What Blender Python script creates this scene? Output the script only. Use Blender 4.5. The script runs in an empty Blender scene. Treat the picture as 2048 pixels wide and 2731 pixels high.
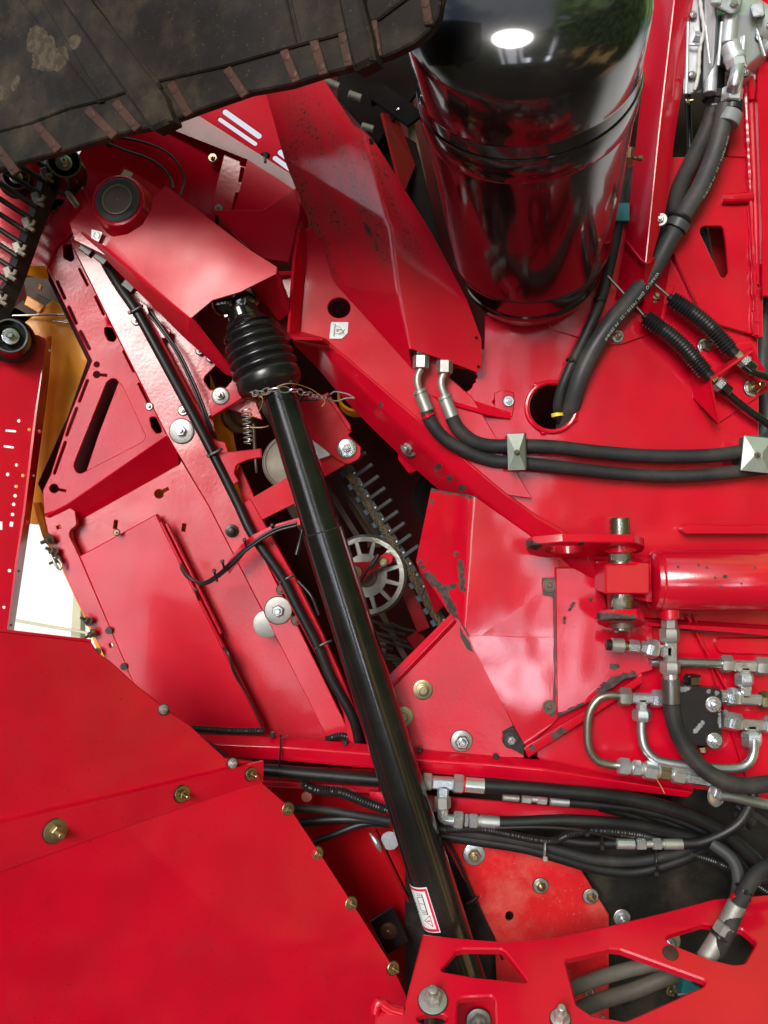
import bpy, math, random
from math import radians as RAD, sin, cos, pi
from mathutils import Vector, Matrix, noise
from mathutils.geometry import delaunay_2d_cdt
random.seed(7)
S = 0.00064      # metres per photo pixel on the machine's main plate
D = 1.5          # camera to the main plate
sc = bpy.context.scene
# ---------------------------------------------------------------- camera
cam = bpy.data.cameras.new('camera'); camo = bpy.data.objects.new('camera', cam)
sc.collection.objects.link(camo); sc.camera = camo
camo.location = (0, -D, 0); camo.rotation_euler = (RAD(90), 0, 0)
cam.sensor_fit = 'VERTICAL'; cam.sensor_height = 24; cam.lens = 12 / (2731 / 2 * S / D)
cam.clip_start = .01; cam.clip_end = 100
cam.dof.use_dof = True; cam.dof.focus_distance = 1.47; cam.dof.aperture_fstop = 11
# ---------------------------------------------------------------- world
SUN_DIR = Vector((-.30, -.88, .34)).normalized()     # towards the sun
w = bpy.data.worlds.new('World'); sc.world = w; w.use_nodes = True
nt = w.node_tree; nt.nodes.clear(); N = nt.nodes.new; LK = nt.links.new
out = N('ShaderNodeOutputWorld'); bg = N('ShaderNodeBackground'); LK(bg.outputs[0], out.inputs[0])
sky = N('ShaderNodeTexSky'); sky.sky_type = 'NISHITA'; sky.sun_disc = False
sky.sun_elevation = math.asin(SUN_DIR.z); sky.sun_rotation = math.atan2(SUN_DIR.x, SUN_DIR.y)
tc = N('ShaderNodeTexCoord'); sx = N('ShaderNodeSeparateXYZ'); LK(tc.outputs['Generated'], sx.inputs[0])
def nz(scale, det=4, dist=0):
    n = N('ShaderNodeTexNoise'); n.inputs['Scale'].default_value = scale; n.inputs['Detail'].default_value = det
    n.inputs['Distortion'].default_value = dist; LK(tc.outputs['Generated'], n.inputs['Vector']); return n.outputs['Fac']
def mth(op, a, b=None, c=None, clamp=False):
    m = N('ShaderNodeMath'); m.operation = op; m.use_clamp = clamp
    for i, v in enumerate((a, b, c)):
        if v is None: continue
        if isinstance(v, (int, float)): m.inputs[i].default_value = v
        else: LK(v, m.inputs[i])
    return m.outputs[0]
def mrange(v, a, b, c=0., d=1., smooth=True):
    m = N('ShaderNodeMapRange'); m.interpolation_type = 'SMOOTHSTEP' if smooth else 'LINEAR'
    LK(v, m.inputs[0]); m.inputs[1].default_value = a; m.inputs[2].default_value = b
    m.inputs[3].default_value = c; m.inputs[4].default_value = d; return m.outputs[0]
def mixc(f, a, b):
    m = N('ShaderNodeMix'); m.data_type = 'RGBA'
    if isinstance(f, float): m.inputs[0].default_value = f
    else: LK(f, m.inputs[0])
    for i, v in ((6, a), (7, b)):
        if isinstance(v, tuple): m.inputs[i].default_value = v + (1,)
        else: LK(v, m.inputs[i])
    return m.outputs[2]
cloud = mrange(nz(2.2, 5, .4), .42, .6)
skyc = mixc(cloud, sky.outputs[0], (7., 7.3, 8.2))
# green patches added high on the right for the tank to mirror
high_green = mth('MULTIPLY', mrange(mth('ADD', sx.outputs['X'], mth('MULTIPLY', nz(3.5, 6), .5)), .22, .34), mrange(nz(9, 6), .36, .46))
skyc = mixc(mth('MULTIPLY', high_green, mrange(sx.outputs['Z'], .2, .4)), skyc, mixc(mrange(nz(7, 5), .4, .62), (1., 1.8, .5), (4.5, 7.5, 2.4)))
# unseen hedge and trees behind the photographer, raised to darken reflections; grass at his feet
az = mth('DIVIDE', sx.outputs['X'], mth('MAXIMUM', mth('MULTIPLY', sx.outputs['Y'], -1.), .05))      # compass bearing as seen from the machine
band = lambda c0, w0, e0: mth('MULTIPLY', mrange(az, c0 - w0 - e0, c0 - w0), mrange(az, c0 + w0, c0 + w0 + e0, 1, 0))
slit_stripes = mrange(mth('SINE', mth('MULTIPLY', mth('ADD', az, mth('MULTIPLY', nz(3, 3), .05)), 210.)), -.5, .1, .12, 1)     # dark stripes added to break the bright slits into streaks
sheen_slits = mth('MULTIPLY', slit_stripes, mth('MAXIMUM', mth('MAXIMUM', band(-.37, .06, .02), band(-.24, .012, .01)), mth('MAXIMUM', band(-.52, .02, .015), band(.13, .02, .015))))                            # bright slits added to the hedge so streaks reflect in the red panels
tree_line = mth('ADD', mth('ADD', .30, mth('MULTIPLY', nz(5, 6), .34)), mth('MULTIPLY', sx.outputs['X'], .25))
tree_line = mth('SUBTRACT', tree_line, mth('MULTIPLY', mrange(sheen_slits, .1, .5), .62))
skyc = mixc(mth('MULTIPLY', sheen_slits, mrange(sx.outputs['Z'], .35, .1)), skyc, (66., 67., 76.))
isdn = mrange(mth('SUBTRACT', sx.outputs['Z'], tree_line), -.02, .02, 1, 0)
green = mixc(mrange(nz(14, 6), .4, .62), (.25, .42, .10), (1.3, 2.2, .55))
lawn = mixc(mth('MULTIPLY', mrange(nz(2.4, 3), .48, .60), mrange(az, -.1, .3)), (.55, .6, .3), (13., 8., 3.2))  # warm sunlit patch added for the orange glow on the right-hand panels
ground = mixc(mrange(sx.outputs['Z'], -.06, -.01), mixc(mrange(sx.outputs['Z'], -.6, -.3), (.8, .6, .45), lawn), green)
zb = lambda c0, w0, e0: mth('MULTIPLY', mrange(sx.outputs['Z'], c0 - w0 - e0, c0 - w0), mrange(sx.outputs['Z'], c0 + w0, c0 + w0 + e0, 1, 0))
sheen_patches = mth('MAXIMUM', mth('MULTIPLY', band(-.18, .045, .02), zb(-.19, .05, .02)), mth('MULTIPLY', band(.115, .022, .015), zb(-.20, .055, .03)))     # bright patches added to the ground so sheen lands on two panels
ground = mixc(mth('MULTIPLY', sheen_patches, mrange(nz(9, 4), .40, .5, .35, 1)), ground, (95., 98., 112.))
front = mrange(sx.outputs['Y'], .15, .45, 1, 0)     # the far side is an open, hazy white yard
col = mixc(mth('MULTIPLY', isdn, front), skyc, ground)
far = mixc(mrange(sx.outputs['Z'], -.5, -.25), (.8, .7, .6), (11., 11., 10.4))
col = mixc(mth('MULTIPLY', mth('SUBTRACT', 1., front), mrange(sx.outputs['Z'], .1, .3, 1, 0)), col, far)
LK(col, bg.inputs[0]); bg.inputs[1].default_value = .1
# ---------------------------------------------------------------- sun (veiled, large)
sl = bpy.data.lights.new('sun', 'SUN'); sl.energy = 3.3; sl.angle = RAD(24); sl.color = (1, .95, .88)
so = bpy.data.objects.new('sun', sl); sc.collection.objects.link(so)
so.rotation_euler = SUN_DIR.to_track_quat('Z', 'Y').to_euler()
vs = sc.view_settings; vs.view_transform = 'Standard'; vs.look = 'None'; vs.gamma = 1; vs.use_curve_mapping = False
vs.exposure = .03
sc.cycles.max_bounces = 8; sc.cycles.sample_clamp_indirect = 6
# ================================================================ geometry helpers
def P(x, y, h=0.):
    t = (D - h / 1000) / D
    return Vector(((x - 1024) * S * t, -h / 1000, (1365.5 - y) * S * t))
def R(r, h=0.): return r * S * (D - h / 1000) / D
CAMP = Vector((0, -D, 0)); FR = Vector((0, -1, 0))
def plane_of(h):
    if isinstance(h, (int, float)): return Vector((0, -h / 1000, 0)), FR.copy()
    a, b, c = (P(*q) for q in h); n = (b - a).cross(c - a).normalized()
    if n.dot(CAMP - a) < 0: n = -n
    return a, n
def on_plane(x, y, pl):
    p0, n = pl; d = P(x, y, 0) - CAMP; return CAMP + d * ((p0 - CAMP).dot(n) / d.dot(n))
def hplane(h, x, y): return -on_plane(x, y, plane_of(h)).y * 1000
def area(p): return sum(p[i - 1][0] * p[i][1] - p[i][0] * p[i - 1][1] for i in range(len(p))) / 2
def fillet(pts, rad=0, seg=4):
    o = []; n = len(pts)
    for i in range(n):
        p = Vector(pts[i][:2]); r = pts[i][2] if len(pts[i]) > 2 else rad
        a = Vector(pts[i - 1][:2]) - p; b = Vector(pts[(i + 1) % n][:2]) - p
        if r <= 0 or a.length < 1e-6 or b.length < 1e-6: o.append((p.x, p.y)); continue
        th = a.angle(b, 0)
        if th < .05 or th > pi - .05: o.append((p.x, p.y)); continue
        t = min(r / math.tan(th / 2), a.length * .48, b.length * .48); rr = t * math.tan(th / 2)
        c = p + (a.normalized() + b.normalized()).normalized() * (rr / sin(th / 2))
        u = p + a.normalized() * t - c; v = p + b.normalized() * t - c; ang = u.angle_signed(v, 0)
        for k in range(seg + 1):
            q = u.copy(); q.rotate(Matrix.Rotation(-ang * k / seg, 2)); q += c; o.append((q.x, q.y))
    return o
def ring2(p, b):        # inset a closed 2-D ring by b towards its left side
    o = []; n = len(p)
    for i in range(n):
        a, q, c = Vector(p[i - 1]), Vector(p[i]), Vector(p[(i + 1) % n])
        d1 = (q - a); d2 = (c - q)
        if d1.length < 1e-9 or d2.length < 1e-9: o.append((q.x, q.y)); continue
        d1.normalize(); d2.normalize(); n1 = Vector((-d1.y, d1.x)); n2 = Vector((-d2.y, d2.x))
        m = n1 + n2
        if m.length < .2: o.append((q.x, q.y)); continue
        m.normalize(); k = b / max(.45, m.dot(n1)); o.append((q.x + m.x * k, q.y + m.y * k))
    return o
def inside(p, ring):
    c = False; x, y = p; j = ring[-1]
    for i in ring:
        if (i[1] > y) != (j[1] > y) and x < (j[0] - i[0]) * (y - i[1]) / (j[1] - i[1]) + i[0]: c = not c
        j = i
    return c
def tri_fill(rings):     # constrained triangulation, outer ring first, then holes -> (extra points, triangles)
    vs_ = [Vector(q) for r in rings for q in r]; es = []; o = 0
    for r in rings: es += [(o + i, o + (i + 1) % len(r)) for i in range(len(r))]; o += len(r)
    ov, _, of, oo, _, _ = delaunay_2d_cdt(vs_, es, [], 0, 1e-7); extra = []; mp = []
    for v, src in zip(ov, oo):
        if src: mp.append(src[0])
        else: mp.append(len(vs_) + len(extra)); extra.append(v)
    out_ = []
    for f in of:
        c = sum((ov[i] for i in f), Vector((0, 0))) / len(f)
        if inside(c, rings[0]) and not any(inside(c, h) for h in rings[1:]): out_.append([mp[i] for i in f])
    return extra, out_
def circ(x, y, rx, ry=None, n=24, rot=0):
    ry = ry or rx; c, s_ = cos(rot), sin(rot)
    return [(x + rx * cos(2 * pi * k / n) * c - ry * sin(2 * pi * k / n) * s_, y + rx * cos(2 * pi * k / n) * s_ + ry * sin(2 * pi * k / n) * c) for k in range(n)]
def slot(x0, y0, x1, y1, r, n=8):
    a = math.atan2(y1 - y0, x1 - x0); o = []
    for k in range(n + 1): t = a + pi / 2 + pi * k / n; o.append((x0 + r * cos(t), y0 + r * sin(t)))
    for k in range(n + 1): t = a - pi / 2 + pi * k / n; o.append((x1 + r * cos(t), y1 + r * sin(t)))
    return o
def rect(x, y, w_, h_, rot=0):
    c, s_ = cos(RAD(rot)), sin(RAD(rot))
    return [(x + u * c - v * s_, y + u * s_ + v * c) for u, v in ((-w_ / 2, -h_ / 2), (w_ / 2, -h_ / 2), (w_ / 2, h_ / 2), (-w_ / 2, h_ / 2))]
def cr(pts, step=.006):  # Catmull-Rom through world points
    q = [2 * pts[0] - pts[1]] + list(pts) + [2 * pts[-1] - pts[-2]]; o = []
    for i in range(1, len(q) - 2):
        a, b, c, d = q[i - 1], q[i], q[i + 1], q[i + 2]; m = max(1, int((c - b).length / step))
        for k in range(m):
            t = k / m; o.append(.5 * ((2 * b) + (c - a) * t + (2 * a - 5 * b + 4 * c - d) * t * t + (3 * b - a - 3 * c + d) * t ** 3))
    o.append(q[-2].copy()); return o
class G:
    def __init__(s): s.v = []; s.f = []; s.m = []; s.mi = 0
    def face(s, idx): s.f.append(tuple(idx)); s.m.append(s.mi)
    def add(s, vs_, fs):
        b = len(s.v); s.v += [Vector(q) for q in vs_]
        for f in fs: s.face([b + i for i in f])
        return s
    def plate(s, outl, h=0, t=5, holes=(), rad=0, bev=1.2):
        p0, n = plane_of(h); u = Vector((1, 0, 0)); u = (u - n * u.dot(n)).normalized(); v = u.cross(n); v = -v if v.z < 0 else v
        def to2(ring): return [((q - p0).dot(u), (q - p0).dot(v)) for q in (on_plane(x, y, (p0, n)) for x, y in ring)]
        rings = [to2(fillet(outl, rad))] + [to2(fillet(hh, 0)) for hh in holes]
        rings = [r if (area(r) > 0) == (i == 0) else r[::-1] for i, r in enumerate(rings)]
        b = bev / 1000; t = t / 1000
        w3 = lambda r, d: [p0 + u * a + v * c - n * d for a, c in r]
        fr = [w3(ring2(r, b), 0) for r in rings]; mid = [w3(r, b) for r in rings]; bk = [w3(r, t) for r in rings]
        def fill(rs, flip):
            vs_ = [q for r in rs for q in r]; base = len(s.v); r2 = [[((q - p0).dot(u), (q - p0).dot(v)) for q in r] for r in rs]
            dd = (vs_[0] - p0).dot(n); ex, tris = tri_fill(r2); vs_ += [p0 + u * e.x + v * e.y + n * dd for e in ex]; s.v += vs_
            for a, b_, c in tris:
                tri = (a, b_, c); A, B, C = vs_[a], vs_[b_], vs_[c]
                if ((B - A).cross(C - A).dot(n) < 0) != flip: tri = (c, b_, a)
                s.face([base + i for i in tri])
        if b > 0:
            base_f = len(s.v); fill(fr, False)
        else: base_f = len(s.v); fill(mid, False)
        base_b = len(s.v); fill(bk, True)
        base_m = len(s.v); s.v += [q for r in mid for q in r]; o = 0
        for r in rings:
            k = len(r)
            for i in range(k):
                j = (i + 1) % k
                if b > 0: s.face((base_f + o + i, base_m + o + i, base_m + o + j, base_f + o + j))
                s.face((base_m + o + i, base_b + o + i, base_b + o + j, base_m + o + j))
            o += k
        return s
    def sheet(s, pts, faces, t=4, bev=2.5):
        import bmesh
        bm = bmesh.new(); V = [bm.verts.new(P(*q)) for q in pts]
        for f in faces: bm.faces.new([V[i] for i in f])
        bm.normal_update()
        if sum(f.normal.dot(CAMP - f.calc_center_median()) * f.calc_area() for f in bm.faces) < 0:
            bmesh.ops.reverse_faces(bm, faces=bm.faces[:])
        bmesh.ops.recalc_face_normals(bm, faces=bm.faces[:])
        bm.normal_update()
        if sum(f.normal.dot(CAMP - f.calc_center_median()) * f.calc_area() for f in bm.faces) < 0:
            bmesh.ops.reverse_faces(bm, faces=bm.faces[:])
        bm.normal_update()
        if bev > 0:
            es = [e for e in bm.edges if len(e.link_faces) == 2 and e.calc_face_angle(0) > .15]
            if es: bmesh.ops.bevel(bm, geom=es, offset=bev / 1000, segments=3, affect='EDGES', profile=.5, clamp_overlap=True)
        bm.normal_update(); bm.verts.index_update()
        nv = len(bm.verts); fr = [v.co.copy() for v in bm.verts]; bk = [v.co - v.normal * t / 1000 for v in bm.verts]
        fs = [[v.index for v in f.verts] for f in bm.faces]; b = len(s.v); s.v += fr + bk
        for f in fs: s.face([b + i for i in f]); s.face([b + nv + i for i in reversed(f)])
        for e in bm.edges:
            if len(e.link_faces) == 1:
                l = e.link_loops[0]; a, c = l.vert.index, l.link_loop_next.vert.index
                s.face((b + c, b + a, b + nv + a, b + nv + c))
        bm.free(); return s
    def rings(s, cs, axes, rad, seg=16, cap=True, off=0):
        b = len(s.v); n = len(cs)
        for c, (u, v), r in zip(cs, axes, rad):
            for k in range(seg):
                a = 2 * pi * (k + off) / seg; s.v.append(c + (u * cos(a) + v * sin(a)) * r)
        for i in range(n - 1):
            for k in range(seg):
                k2 = (k + 1) % seg; s.face((b + i * seg + k, b + i * seg + k2, b + (i + 1) * seg + k2, b + (i + 1) * seg + k))
        if cap:
            s.face([b + k for k in reversed(range(seg))]); s.face([b + (n - 1) * seg + k for k in range(seg)])
        return s
    def lathe(s, p0, ax, prof, seg=24, off=0, cap=True):
        ax = ax.normalized(); u = FR - ax * FR.dot(ax)
        if u.length < .1: u = Vector((1, 0, 0)) - ax * ax.x
        u.normalize(); v = ax.cross(u)
        return s.rings([p0 + ax * (d / 1000) for d, r in prof], [(u, v)] * len(prof), [max(r, .01) / 1000 for d, r in prof], seg, cap, off)
    def tube(s, pts, rpx, seg=14, corr=None, world=False, cap=True, step=.006, flat=1., rfun=None):
        if not world:
            hm = sum(p[2] for p in pts) / len(pts); r = R(rpx, hm); pts = [P(*p) for p in pts]
        else: r = rpx
        if corr: step = corr[0] / 1000 / 4
        c = cr(pts, step) if len(pts) > 2 or corr else [pts[0] + (pts[-1] - pts[0]) * k / 4 for k in range(5)]
        fr = []; t0 = (c[1] - c[0]).normalized(); u = FR - t0 * FR.dot(t0)
        if u.length < .05: u = t0.orthogonal()
        u.normalize(); L = 0; rad = []
        for i, q in enumerate(c):
            t = (c[min(i + 1, len(c) - 1)] - c[max(i - 1, 0)]).normalized(); u = (u - t * u.dot(t)).normalized()
            fr.append((u, t.cross(u) * flat)); L += (q - c[i - 1]).length if i else 0
            rr = r * (rfun(i / (len(c) - 1)) if rfun else 1)
            if corr: rr *= 1 + corr[1] * cos(2 * pi * L / (corr[0] / 1000))
            rad.append(rr)
        s.path = (c, fr, rad); return s.rings(c, fr, rad, seg, cap)
    def seg(s, x0, y0, x1, y1, h, rpx, hexa=False, ch=.12, h1=None, prof=None):
        h1 = h if h1 is None else h1; a, b = P(x0, y0, h), P(x1, y1, h1); L = (b - a).length * 1000; r = R(rpx, (h + h1) / 2) * 1000
        if hexa:
            c = r * ch; return s.lathe(a, b - a, [(0, r * .86), (c, r), (L - c, r), (L, r * .86)], 6, .58)
        c = min(1.2, L * .1)
        return s.lathe(a, b - a, prof or [(0, r - c), (c, r), (L - c, r), (L, r - c)], 20)
    def box(s, c, dx, dy, dz, rot=None, bev=.0012):
        M = rot or Matrix.Identity(3); b = bev; vs_ = []; X, Y, Z = dx / 2, dy / 2, dz / 2
        for sx_ in (-1, 1):
            for sy in (-1, 1):
                for sz in (-1, 1):
                    vs_ += [Vector((sx_ * X, sy * (Y - b), sz * (Z - b))), Vector((sx_ * (X - b), sy * Y, sz * (Z - b))), Vector((sx_ * (X - b), sy * (Y - b), sz * Z))]
        import bmesh
        bm = bmesh.new()
        for q in vs_: bm.verts.new(c + M @ q)
        bmesh.ops.convex_hull(bm, input=bm.verts[:]); bmesh.ops.dissolve_limit(bm, angle_limit=.02, verts=bm.verts[:], edges=bm.edges[:])
        bm.verts.index_update(); s.add([v.co.copy() for v in bm.verts], [[v.index for v in f.verts] for f in bm.faces]); bm.free(); return s
    def bar(s, a, b, w_, t, up=None, bev=.0012):
        x = (b - a); L = x.length; x.normalize(); y = (up or FR); y = (y - x * y.dot(x)).normalized(); z = x.cross(y)
        return s.box((a + b) / 2, L, t, w_, Matrix((x, y, z)).transposed(), bev)
    def hull(s, pts):
        import bmesh
        bm = bmesh.new()
        for q in pts: bm.verts.new(q)
        r = bmesh.ops.convex_hull(bm, input=bm.verts[:]); bmesh.ops.delete(bm, geom=[g for g in r['geom_interior'] if isinstance(g, bmesh.types.BMVert)], context='VERTS')
        bmesh.ops.bevel(bm, geom=bm.edges[:], offset=.0015, segments=2, affect='EDGES')
        bm.verts.index_update(); s.add([v.co.copy() for v in bm.verts], [[v.index for v in f.verts] for f in bm.faces]); bm.free(); return s
    def ellipsoid(s, c, rx, ry, rz, n=16):
        vs_, fs = [], []
        for i in range(n + 1):
            for k in range(2 * n):
                a, b = pi * i / n, pi * k / n; vs_.append(c + Vector((rx * sin(a) * cos(b), ry * sin(a) * sin(b), rz * cos(a))))
        for i in range(n):
            for k in range(2 * n): k2 = (k + 1) % (2 * n); fs.append((i * 2 * n + k, (i + 1) * 2 * n + k, (i + 1) * 2 * n + k2, i * 2 * n + k2))
        return s.add(vs_, fs)
WL = {}
def build(name, g, mat, parent=None, label=None, cat=None, group=None, kind=None, sharp=32):
    c = sum(g.v, Vector()) / len(g.v); me = bpy.data.meshes.new(name)
    me.from_pydata([tuple(v - c) for v in g.v], [], g.f); me.validate()
    for m_ in (mat if isinstance(mat, (list, tuple)) else [mat]): me.materials.append(m_)
    if len(me.polygons) == len(g.m) and max(g.m) > 0: me.polygons.foreach_set('material_index', g.m)
    me.polygons.foreach_set('use_smooth', [True] * len(me.polygons)); me.set_sharp_from_angle(angle=RAD(sharp)); me.update()
    o = bpy.data.objects.new(name, me); sc.collection.objects.link(o)
    if parent: o.parent = parent; o.location = c - WL[parent.as_pointer()]
    else: o.location = c
    WL[o.as_pointer()] = c
    if label: o['label'] = label
    if cat: o['category'] = cat
    if group: o['group'] = group
    if kind: o['kind'] = kind
    return o
def empty(name, p, label, cat, group=None):
    o = bpy.data.objects.new(name, None); sc.collection.objects.link(o); o.location = p; o.empty_display_size = .02
    WL[o.as_pointer()] = Vector(p); o['label'] = label; o['category'] = cat
    if group: o['group'] = group
    return o
# ================================================================ materials
def mk(name, base, rough=.4, metal=0., coat=0., spec=.5, coatr=.08, bump=(0, 100), wave=0., var=.0, dirt=None, chips=None, chipcol=(.052, .038, .036), fl=None, crough=None, dustn=0., dustc=(.3, .24, .17), cior=1.6, cns=150):
    global nt, N, LK, tc
    m = bpy.data.materials.new(name); m.use_nodes = True; nt = m.node_tree; N = nt.nodes.new; LK = nt.links.new
    pb = nt.nodes['Principled BSDF']; ge = N('ShaderNodeNewGeometry'); pos = ge.outputs['Position']
    def noi(sc_, det=4, vec=None, dist=0, rgh=.5):
        n = N('ShaderNodeTexNoise'); n.inputs['Scale'].default_value = sc_; n.inputs['Detail'].default_value = det; n.inputs['Roughness'].default_value = rgh
        n.inputs['Distortion'].default_value = dist; LK(vec or pos, n.inputs['Vector']); return n.outputs['Fac']
    c = base
    if var:
        k = tuple(min(1, x * (1 - var)) for x in base); c = mixc(mrange(noi(9, 5), .35, .65), base, k)
    rg = rough
    if var: rg = mrange(noi(5, 5), .3, .7, rough * .75, rough * 1.35)
    def mixf(f, a, b):
        m2 = N('ShaderNodeMix')
        LK(f, m2.inputs[0])
        for i, v in ((2, a), (3, b)):
            if isinstance(v, (int, float)): m2.inputs[i].default_value = v
            else: LK(v, m2.inputs[i])
        return m2.outputs[0]
    masks = None
    if dustn:
        f = mth('MULTIPLY', mrange(noi(14, 8, rgh=.65), .42, .75), dustn); c = mixc(f, c, dustc); rg = mixf(f, rg, .85)
        f2 = mth('MULTIPLY', mrange(noi(260, 3), .66, .72), min(1., dustn * 1.2)); c = mixc(f2, c, dustc)
    if dirt:   # streaked speckle field: (angle, strength, centre, radius)
        ang, st, cen, rad_ = dirt
        mq = N('ShaderNodeMapping'); mq.inputs['Rotation'].default_value = (0, RAD(ang), 0); LK(pos, mq.inputs['Vector'])
        mp = N('ShaderNodeMapping'); mp.inputs['Scale'].default_value = (1, 1, .16); LK(mq.outputs[0], mp.inputs['Vector'])
        fo = 1.
        if cen is not None:
            d_ = N('ShaderNodeVectorMath'); d_.operation = 'DISTANCE'; LK(pos, d_.inputs[0])
            d_.inputs[1].default_value = cen; fo = mrange(d_.outputs['Value'], rad_ * .25, rad_, 1, 0)
        st1 = mth('MULTIPLY', mrange(noi(22, 5, mp.outputs[0]), .36, .62), fo)
        film = mth('MULTIPLY', st1, .55 * st); c = mixc(film, c, (.13, .035, .03)); rg = mixf(film, rg, .7)
        sp = mth('MULTIPLY', mrange(noi(240, 3), .56, .62), mrange(st1, .15, .8)); sp = mth('MULTIPLY', sp, st)
        c = mixc(sp, c, (.03, .02, .018)); rg = mixf(sp, rg, .8)
        blot = mth('MULTIPLY', mrange(noi(46, 4, mp.outputs[0]), .67, .70), mth('MULTIPLY', fo, st)); c = mixc(blot, c, (.03, .03, .02))
    if fl is not None:  # sparse flecks
        f = mrange(noi(330, 2), .735 - fl * .03, .75 - fl * .03); c = mixc(f, c, (.03, .012, .012))
        f = mrange(noi(95, 3), .76 - fl * .02, .775 - fl * .02); c = mixc(f, c, (.05, .03, .025))
    if chips:
        fm = N('ShaderNodeVectorMath'); fm.operation = 'MULTIPLY'; LK(pos, fm.inputs[0]); fm.inputs[1].default_value = (1, 0, 1); flat = fm.outputs[0]
        tot = None
        for (pt, rr) in chips:
            d_ = N('ShaderNodeVectorMath'); d_.operation = 'DISTANCE'; LK(flat, d_.inputs[0]); d_.inputs[1].default_value = (pt.x, 0, pt.z)
            f = mrange(d_.outputs['Value'], rr * .3, rr * 2., 1., 0); tot = f if tot is None else mth('MAXIMUM', tot, f)
        e = mth('ADD', mth('MULTIPLY', mth('SUBTRACT', noi(cns, 7, rgh=.62), .5), 2.3), tot); masks = mth('MULTIPLY', mrange(e, .54, .56), mrange(tot, .02, .06))
        c = mixc(masks, c, mixc(mrange(noi(90, 4), .4, .6), chipcol, tuple(x * 1.7 for x in chipcol))); rg = mixf(masks, rg, .75)
    def setin(n_, v):
        if isinstance(v, tuple): pb.inputs[n_].default_value = v + (1,)
        elif isinstance(v, (int, float)): pb.inputs[n_].default_value = v
        else: LK(v, pb.inputs[n_])
    setin('Base Color', c); setin('Roughness', rg); setin('Metallic', metal); setin('Specular IOR Level', spec)
    setin('Coat Roughness', coatr); pb.inputs['Coat IOR'].default_value = cior
    if coat: setin('Coat Weight', mixf(masks, coat, 0.) if masks else coat)
    nrm = None
    def bmp(hgt, st, dist):
        nonlocal nrm
        b = N('ShaderNodeBump'); b.inputs['Strength'].default_value = st; b.inputs['Distance'].default_value = dist; LK(hgt, b.inputs['Height'])
        if nrm: LK(nrm, b.inputs['Normal'])
        nrm = b.outputs[0]
    if wave: bmp(noi(5.5, 2), 1., wave)
    if bump[0]: bmp(noi(bump[1], 4), 1., bump[0])
    if masks: bmp(mth('SUBTRACT', 1., masks), .5, .0006)
    if nrm: LK(nrm, pb.inputs['Normal']); LK(nrm, pb.inputs['Coat Normal'])
    return m
RB = (.58, .0008, .019)
def red(name='red_paint', rough=.34, coat=.42, coatr=.13, bump=(.00006, 260), wave=.004, base=RB, var=.14, fl=0, **k):
    return mk(name, base, rough, 0, coat, .15, coatr, bump, wave, var=var, fl=fl, cior=1.9, **k)
M_red = red(dustn=.10, dustc=(.40, .06, .05)); M_redc = red('red_paint_clean', fl=None, rough=.34, coat=.34)
M_peel = red('red_paint_orange_peel', rough=.42, coat=.62, coatr=.24, bump=(.00022, 170), wave=.006, dustn=.12, dustc=(.42, .08, .07))
M_deep = red('red_paint_grimy_shade', rough=.5, coat=.1, base=(.20, .0008, .004), dustn=.5, dustc=(.03, .015, .012))  # red darkened for the shade of recessed parts, plus grime
M_cave = red('red_paint_deep_shade', rough=.7, coat=0., base=(.045, .0008, .0015), dustn=.6, dustc=(.012, .007, .006))  # shade of the cavity put into a near-black red, plus grime
M_dark = mk('shade_dark_steel', (.005, .0028, .0025), .8, 0, 0, .12, bump=(.001, 40), var=.4)  # base lowered to near black, carrying the shade of the gap by the tank
M_black = mk('gloss_black_paint', (.006, .0055, .006), .2, 0, 1., .3, .085, (.00001, 90), .0008, var=.3, dustn=.05, dustc=(.2, .18, .16))
M_shaft = mk('black_guard_plastic', (.007, .007, .0075), .22, 0, .6, .5, .14, (.00004, 300), .0005, var=.3, dustn=.07, dustc=(.12, .10, .08), crough=None)
M_blk = mk('matt_black_steel', (.012, .011, .012), .42, 0, .1, .5, bump=(.0001, 200), var=.3)
M_rub = mk('black_rubber', (.007, .0075, .009), .42, 0, 0, .4, bump=(.00012, 500), var=.3, dustn=.16, dustc=(.06, .05, .04))
M_rubd = mk('dusty_rubber', (.018, .019, .022), .55, 0, 0, .4, bump=(.0002, 400), var=.3, dustn=.45, dustc=(.10, .08, .06))
M_rubg = mk('grey_hose_rubber', (.040, .042, .047), .5, 0, 0, .45, bump=(.0001, 400), var=.2, dustn=.3, dustc=(.17, .14, .1))
M_belt = mk('worn_belt_rubber', (.020, .0155, .013), .66, 0, 0, .2, bump=(.0009, 70), var=.45, dustn=.7, dustc=(.075, .055, .036), chips=[(Vector((x * S * .86 - 1024 * S * .86, 0, (1365.5 - y) * S * .86)), r) for x, y, r in ((125, 150, .016), (150, 190, .02), (190, 220, .016), (60, 240, .01), (10, 255, .01), (250, 190, .008))], chipcol=(.05, .038, .026), cns=22)
M_clip = mk('rusty_brown_steel', (.07, .027, .016), .6, .1, 0, .4, bump=(.0005, 200), var=.35, dustn=.25, dustc=(.07, .045, .03))
M_zinc = mk('bright_zinc', (.70, .74, .77), .26, .82, 0, .5, bump=(.00008, 300), var=.25)
M_zincd = mk('dull_zinc', (.50, .50, .47), .38, .7, 0, .5, bump=(.0002, 260), var=.35, dustn=.3, dustc=(.12, .08, .05))
M_yel = mk('yellow_zinc', (.42, .35, .21), .36, 1, 0, .5, bump=(.0001, 300), var=.3)
M_rust = mk('dirty_steel', (.20, .16, .13), .5, .7, 0, .5, bump=(.0004, 200), var=.4, dustn=.5, dustc=(.10, .06, .04))
M_alu = mk('cast_aluminium', (.60, .63, .66), .42, .55, 0, .5, bump=(.00035, 130), var=.12)
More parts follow.
